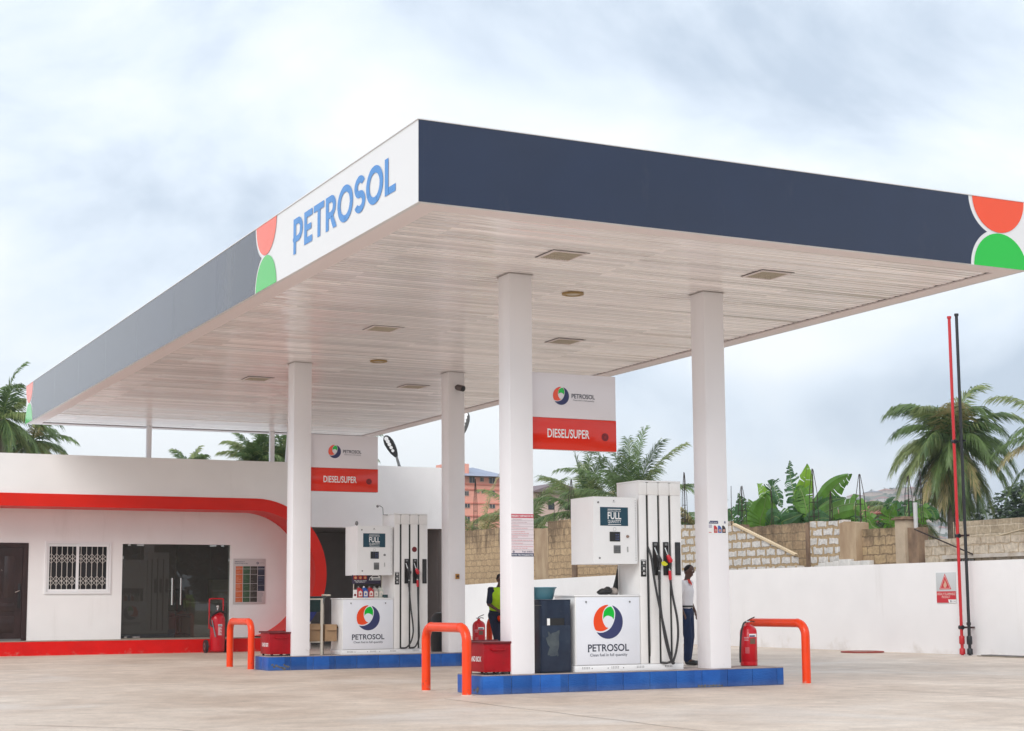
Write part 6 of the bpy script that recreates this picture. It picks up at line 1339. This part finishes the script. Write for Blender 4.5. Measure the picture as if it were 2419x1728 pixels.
for yy in (496, 478, 462, 445, 428, 410, 392, 372, 352):
    x = 372+random.uniform(0, 8)
    while x < 446:
        X, Y = x*yy/500, yy; z = hz(X, Y)-1.0; wd_ = random.uniform(2.6, 5.2)*yy/500; hh = random.uniform(1.5, 2.8)
        if z and z > 2:
            t0 = thing('hillside_house', 'small pale house among many on the hazy hillside', 'house', tuple(CAMP+(Vector((X, Y, z))-CAMP)*HK), 'houses scattered over the distant hillside')
            far(MB().box(X-wd_/2, Y-3, z, X+wd_/2, Y+3, z+hh)).build('wall', random.choice(HW), t0, smooth=0)
            o = .3; far(MB().add([(X-wd_/2-o, Y-3-o, z+hh), (X+wd_/2+o, Y-3-o, z+hh), (X+wd_/2+o, Y+3+o, z+hh), (X-wd_/2-o, Y+3+o, z+hh), (X, Y, z+hh+.9)], [(0, 1, 4), (1, 2, 4), (2, 3, 4), (3, 0, 4), (0, 3, 2, 1)])).build('roof', random.choice(HR), t0, smooth=0)
            cnt += 1
        x += random.uniform(4.5, 10)
org((0, 0, 0)); ht = MB()
for i in range(900):
    yy = random.uniform(340, 500); x = random.uniform(340, 520); X, Y = x*yy/500, yy; z = hz(X, Y)
    if not z: continue
    s = random.uniform(.7, 2.0); c = Vector((X, Y, z+s*.6))
    for k in range(9):
        a = Vector((random.gauss(0, 1), random.gauss(0, 1), random.gauss(0, .8))).normalized(); b = a.orthogonal().normalized(); q = c+Vector((random.gauss(0, .5), random.gauss(0, .5), random.gauss(0, .4)))*s
        ht.add([q-a*s*.5, q+b*s*.4, q+a*s*.5, q-b*s*.4], [(0, 1, 2, 3)])
tag(far(ht).build('hillside_trees', mat('hill_trees', (.045, .07, .03), .9), smooth=0), 'scattered trees covering the distant hillside', 'trees', kind='stuff')

# ================================================================== people
def capsule(mb, p0, p1, r0, r1, n=14, flat=None):
    p0, p1 = Vector(p0), Vector(p1); d = (p1-p0); L = d.length; d.normalize(); a = d.orthogonal().normalized()
    if flat is not None: a = (flat[0]-d*flat[0].dot(d)).normalized()
    b = d.cross(a); fa, fb = (1, 1) if flat is None else (flat[1], flat[2]); vs = []; k = 5
    prof = [(p0-d*r0*math.cos(math.pi/2*i/k), r0*math.sin(math.pi/2*i/k)) for i in range(k)]+[(p0, r0), (p1, r1)]+[(p1+d*r1*math.sin(math.pi/2*i/k), r1*math.cos(math.pi/2*i/k)) for i in range(1, k+1)]
    prof[0] = (prof[0][0], 1e-3); prof[-1] = (prof[-1][0], 1e-3)
    for c, r in prof:
        for j in range(n): t = 2*math.pi*j/n; vs.append(c+a*math.cos(t)*r*fa+b*math.sin(t)*r*fb)
    m_ = len(prof); mb.add(vs, [(i*n+j, i*n+(j+1) % n, (i+1)*n+(j+1) % n, (i+1)*n+j) for i in range(m_-1) for j in range(n)]+[tuple(range(n-1, -1, -1)), tuple(range((m_-1)*n, m_*n))])
def fuse(mb, name, mats, parent, vox, smooth_it=3, paint=None):
    """melt overlapping volumes into one continuous skin"""
    me = bpy.data.meshes.new(name); me.from_pydata([tuple(Vector(v)-ORG) for v in mb.v], [], mb.f)
    o = bpy.data.objects.new(name, me); C.objects.link(o)
    rm = o.modifiers.new('r', 'REMESH'); rm.mode = 'VOXEL'; rm.voxel_size = vox
    sm = o.modifiers.new('s', 'SMOOTH'); sm.iterations = smooth_it; sm.factor = .5
    dg = bpy.context.evaluated_depsgraph_get(); dg.update(); m2 = bpy.data.meshes.new_from_object(o.evaluated_get(dg)); o.modifiers.clear(); o.data = m2; bpy.data.meshes.remove(me)
    m2.name = name; m2.materials.clear()
    for m_ in (mats if isinstance(mats, list) else [mats]): m2.materials.append(m_)
    m2.polygons.foreach_set('use_smooth', [True]*len(m2.polygons)); m2.polygons.foreach_set('material_index', [0]*len(m2.polygons))
    o.parent = parent; return o
def person(loc, face, J, label, outfit):
    """J: joints in a local frame (right, forward, up); face: yaw the person looks towards"""
    t0 = thing('person', label, 'person', loc); fw = Vector((math.sin(face), math.cos(face), 0)); rt = Vector((math.cos(face), -math.sin(face), 0)); L0 = Vector(loc)
    W = lambda p: L0+rt*p[0]+fw*p[1]+Vector((0, 0, p[2]))
    j = {k: W(v) for k, v in J.items()}; B = MB(); cap = lambda a, b, r0, r1, mb=B, fl=None: capsule(mb, j[a] if isinstance(a, str) else a, j[b] if isinstance(b, str) else b, r0, r1, 14, fl)
    fl = (rt, 1.25, .82)
    cap('pelvis', 'chest', .115, .135, fl=fl); cap('chest', 'neck', .13, .055, fl=fl); cap('neck', 'head', .050, .055)
    for s in 'LR':
        cap('chest', 'sh'+s, .09, .055); cap('sh'+s, 'el'+s, .050, .036); cap('el'+s, 'wr'+s, .036, .024); cap('pelvis', 'hip'+s, .11, .095); cap('hip'+s, 'kn'+s, .088, .058); cap('kn'+s, 'an'+s, .056, .036)
        cap('an'+s, 'toe'+s, .040, .032)
    hc = j['head']; hf = (fw*math.cos(R(J.get('turn', 0) if isinstance(J.get('turn', 0), (int, float)) else 0))).normalized(); 
    up = (j['head']-j['neck']).normalized(); hr = hf.cross(up).normalized()
    # skull, jaw, nose, lips, ears
    def ell(c, a, b, d):
        q = MB(); q.ball((0, 0, 0), 1, n=18); B.add([c+hr*v[0]*a+hf*v[1]*b+up*v[2]*d for v in q.v], q.f)
    ell(hc+up*.055, .073, .090, .098); ell(hc-up*.015+hf*.022, .055, .066, .072); ell(hc+hf*.094+up*.022, .014, .018, .022); ell(hc+hf*.082-up*.032, .024, .014, .012)
    for s in (-1, 1): ell(hc+hr*s*.074+up*.025-hf*.005, .009, .020, .030); ell(hc+hf*.080+hr*s*.030+up*.060, .018, .010, .008)
    # hands
    for s in 'LR':
        d = (j['wr'+s]-j['el'+s]).normalized(); hd_ = (j['hand'+s]-j['wr'+s]).normalized(); side = hd_.cross(fw if abs(hd_.dot(fw)) < .9 else rt).normalized(); pn = hd_.cross(side); palm_ = j['wr'+s]+hd_*.045
        capsule(B, j['wr'+s], palm_, .024, .026, 12, (side, 1.25, .6))
        for i, (o, l) in enumerate(((-.027, .060), (-.009, .070), (.009, .066), (.027, .052))):
            b0 = j['wr'+s]+hd_*.065+side*o; b1 = b0+hd_*l*.5+pn*.006; b2 = b1+(hd_*.8+pn*.45).normalized()*l*.5; capsule(B, b0, b1, .0092, .0086, 8); capsule(B, b1, b2, .0086, .0074, 8)
        sd2 = 1 if s == 'L' else -1; b0 = j['wr'+s]+hd_*.02+side*.026*sd2; b1 = b0+(hd_*.6+side*sd2*.7).normalized()*.038; capsule(B, b0, b1, .0115, .0105, 8); capsule(B, b1, b1+hd_*.030, .0105, .009, 8)
    fuse(B, 'body', SKIN, t0, .0065, 3)
    # eyes and hair
    ey = MB()
    for s in (-1, 1):
        q = MB(); q.ball((0, 0, 0), .0115, n=10); ey.add([hc+hf*.079+hr*s*.030+up*.045+Vector(v) for v in q.v], q.f, 0); q = MB(); q.ball((0, 0, 0), .006, n=8); ey.add([hc+hf*.0865+hr*s*.030+up*.045+Vector(v) for v in q.v], q.f, 1)
    ey.build('eyes', [mat('eye_white', (.6, .55, .5), .3), BLACK], t0)
    H_ = MB()
    def hell(c, a, b, d):
        q = MB(); q.ball((0, 0, 0), 1, n=18); H_.add([c+hr*v[0]*a+hf*v[1]*b+up*v[2]*d for v in q.v], q.f)
    hell(hc+up*.083-hf*.022, .0765, .082, .080)
    if outfit['hair'] == 'full':
        hell(hc+up*.12-hf*.05, .085, .075, .060); hell(hc+up*.05-hf*.07, .075, .05, .07)
        for i in range(16): a = i*.9; hell(hc+up*(.10+.04*math.sin(i*1.7))+hr*.070*math.cos(a)-hf*(.03+.045*abs(math.sin(a))), .026, .026, .026)
    fuse(H_, 'hair', HAIR, t0, .008, 2)
    # clothes: slightly larger volumes, melted
    T = MB(); g_ = .018
    for (a, b, r0, r1, f2) in (('pelvis', 'chest', .125, .15, fl), ('chest', 'neck', .145, .062, fl)): cap(a, b, r0, r1, T, f2)
    for s in 'LR':
        cap('chest', 'sh'+s, .105, .070, T); e2 = j['sh'+s].lerp(j['el'+s], outfit['sleeve']); capsule(T, j['sh'+s], e2, .066, .055 if outfit['sleeve'] < .9 else .048, 14)
    # trim at the neck
    for i, v in enumerate(T.v):
        if v[2] > j['neck'].z-.005: T.v[i] = (v[0], v[1], j['neck'].z-.005+(v[2]-j['neck'].z+.005)*.15)
    fuse(T, outfit['top_name'], outfit['top'], t0, .010, 4)
    if outfit.get('vest'):
        V = MB(); p1 = j['chest'].lerp(j['pelvis'], .62); capsule(V, p1, j['chest'], .150, .165, 16, fl); capsule(V, j['chest'], j['chest'].lerp(j['neck'], .80), .160, .085, 16, fl)
        for s in 'LR': capsule(V, j['chest'].lerp(j['neck'], .45), j['chest'].lerp(j['sh'+s], .78)+Vector((0, 0, .015)), .10, .072, 14)
        for i, v in enumerate(V.v):
            if v[2] > j['neck'].z-.010: V.v[i] = (v[0], v[1], j['neck'].z-.010)
        fuse(V, 'vest', outfit['vest'], t0, .010, 3)
    if outfit.get('collar'):
        K = MB(); nk = j['neck'];
        for i in range(18):
            a = 2*math.pi*i/18; b_ = 2*math.pi*(i+1)/18; P_ = lambda t, r, z: nk+rt*math.cos(t)*r+fw*math.sin(t)*r*.9+Vector((0, 0, z))
            K.add([P_(a, .068, -.045), P_(b_, .068, -.045), P_(b_, .060, .012), P_(a, .060, .012), P_(a, .088, -.062), P_(b_, .088, -.062)], [(0, 1, 2, 3), (3, 2, 5, 4)])
        for s in (-1, 1): K.add([nk+fw*.062+rt*s*.01+Vector((0, 0, .0)), nk+fw*.05+rt*s*.075+Vector((0, 0, -.02)), nk+fw*.115+rt*s*.055+Vector((0, 0, -.105)), nk+fw*.098+rt*s*.012+Vector((0, 0, -.055))], [(0, 1, 2, 3)])
        K.build('collar', outfit['collar'], t0)
    Q = MB(); cap('pelvis', 'pelvis2', .135, .125, Q, fl)
    for s in 'LR': cap('pelvis', 'hip'+s, .12, .108, Q); cap('hip'+s, 'kn'+s, .104, .080, Q); e2 = j['kn'+s].lerp(j['an'+s], .94); capsule(Q, j['kn'+s], e2, .078, .066, 14)
    fuse(Q, 'trousers', outfit['bottom'], t0, .010, 4)
    if outfit.get('belt'):
        k_ = MB(); q = W((J['pelvis'][0], J['pelvis'][1], J['pelvis'][2]+.075)); n_ = 24; ring_ = [(1, -.016), (1, .016)]
        vs = [q+rt*math.cos(2*math.pi*i/n_)*.176+fw*math.sin(2*math.pi*i/n_)*.118+Vector((0, 0, z)) for (_, z) in ring_ for i in range(n_)]; k_.add(vs, [(i, (i+1) % n_, n_+(i+1) % n_, n_+i) for i in range(n_)]); k_.build('belt', BLACK, t0)
    for s in 'LR':
        Z = MB(); capsule(Z, j['an'+s]+Vector((0, 0, -.03)), j['toe'+s], .046, .040, 12); 
        for i, v in enumerate(Z.v): Z.v[i] = (v[0], v[1], max(L0.z+.002, v[2]))
        fuse(Z, 'shoe', BLACK, t0, .009, 2)
    return t0
# man standing on the forecourt behind the front pump
MJ = dict(pelvis=(0, 0, .96), pelvis2=(0, 0, .90), chest=(-.01, .01, 1.30), neck=(-.02, .02, 1.50), head=(-.02, .05, 1.615), shL=(-.185, 0, 1.44), shR=(.165, 0, 1.44), elL=(-.24, -.03, 1.16), elR=(.235, -.06, 1.15),
          wrL=(-.22, .08, .93), wrR=(.205, .03, .93), handL=(-.20, .12, .84), handR=(.17, .07, .84), hipL=(-.085, 0, .90), hipR=(.085, 0, .90), knL=(-.085, .03, .50), knR=(.055, .05, .50), anL=(-.08, -.02, .085), anR=(-.01, .0, .085), toeL=(-.11, .15, .045), toeR=(.02, .16, .045))
person((13.90, 23.6, 0), R(146), MJ, 'man in white short sleeved shirt, red collar and navy trousers standing behind the front pump', dict(hair='short', sleeve=.55, top=WHITECL, top_name='shirt', collar=REDCL, bottom=BLUECL, belt=True))
# woman leaning on the far bollard
WJ = dict(pelvis=(0, -.10, .95), pelvis2=(0, -.08, .88), chest=(0, .02, 1.24), neck=(0, .07, 1.42), head=(0.0, .125, 1.515), shL=(-.165, .03, 1.36), shR=(.165, .03, 1.36), elL=(-.225, .07, 1.09), elR=(.225, .07, 1.09),
          wrL=(-.09, .24, .95), wrR=(.08, .22, .97), handL=(.0, .28, .90), handR=(-.01, .27, .92), hipL=(-.085, -.08, .88), hipR=(.085, -.08, .88), knL=(-.09, .06, .50), knR=(.07, .10, .50), anL=(-.09, .10, .085), anR=(.08, .18, .085), toeL=(-.11, .26, .045), toeR=(.09, .34, .045))
person((11.78, 26.80, 0), R(188), WJ, 'woman in yellow vest and navy uniform half hidden behind the nearest column', dict(hair='full', sleeve=.85, top=NAVYCL, top_name='shirt', vest=VEST, bottom=NAVYCL))
# air: pale haze that fades the distant hill
org((0, 0, 0)); hzm = bpy.data.materials.new('haze_air'); hzm.use_nodes = True; t = hzm.node_tree; t.nodes.clear(); o = N(t, 'ShaderNodeOutputMaterial'); pv = N(t, 'ShaderNodeVolumePrincipled')
pv.inputs['Color'].default_value = (.90, .94, 1, 1); pv.inputs['Density'].default_value = .00055; pv.inputs['Anisotropy'].default_value = .2; t.links.new(pv.outputs[0], o.inputs['Volume'])
tag(MB().box(-305, -205, -1.05, 1605, 1505, 92).build('haze', hzm, smooth=0), kind='stuff')
for o in [q for q in bpy.data.objects if q.type == 'EMPTY' and not q.children]: bpy.data.objects.remove(o)
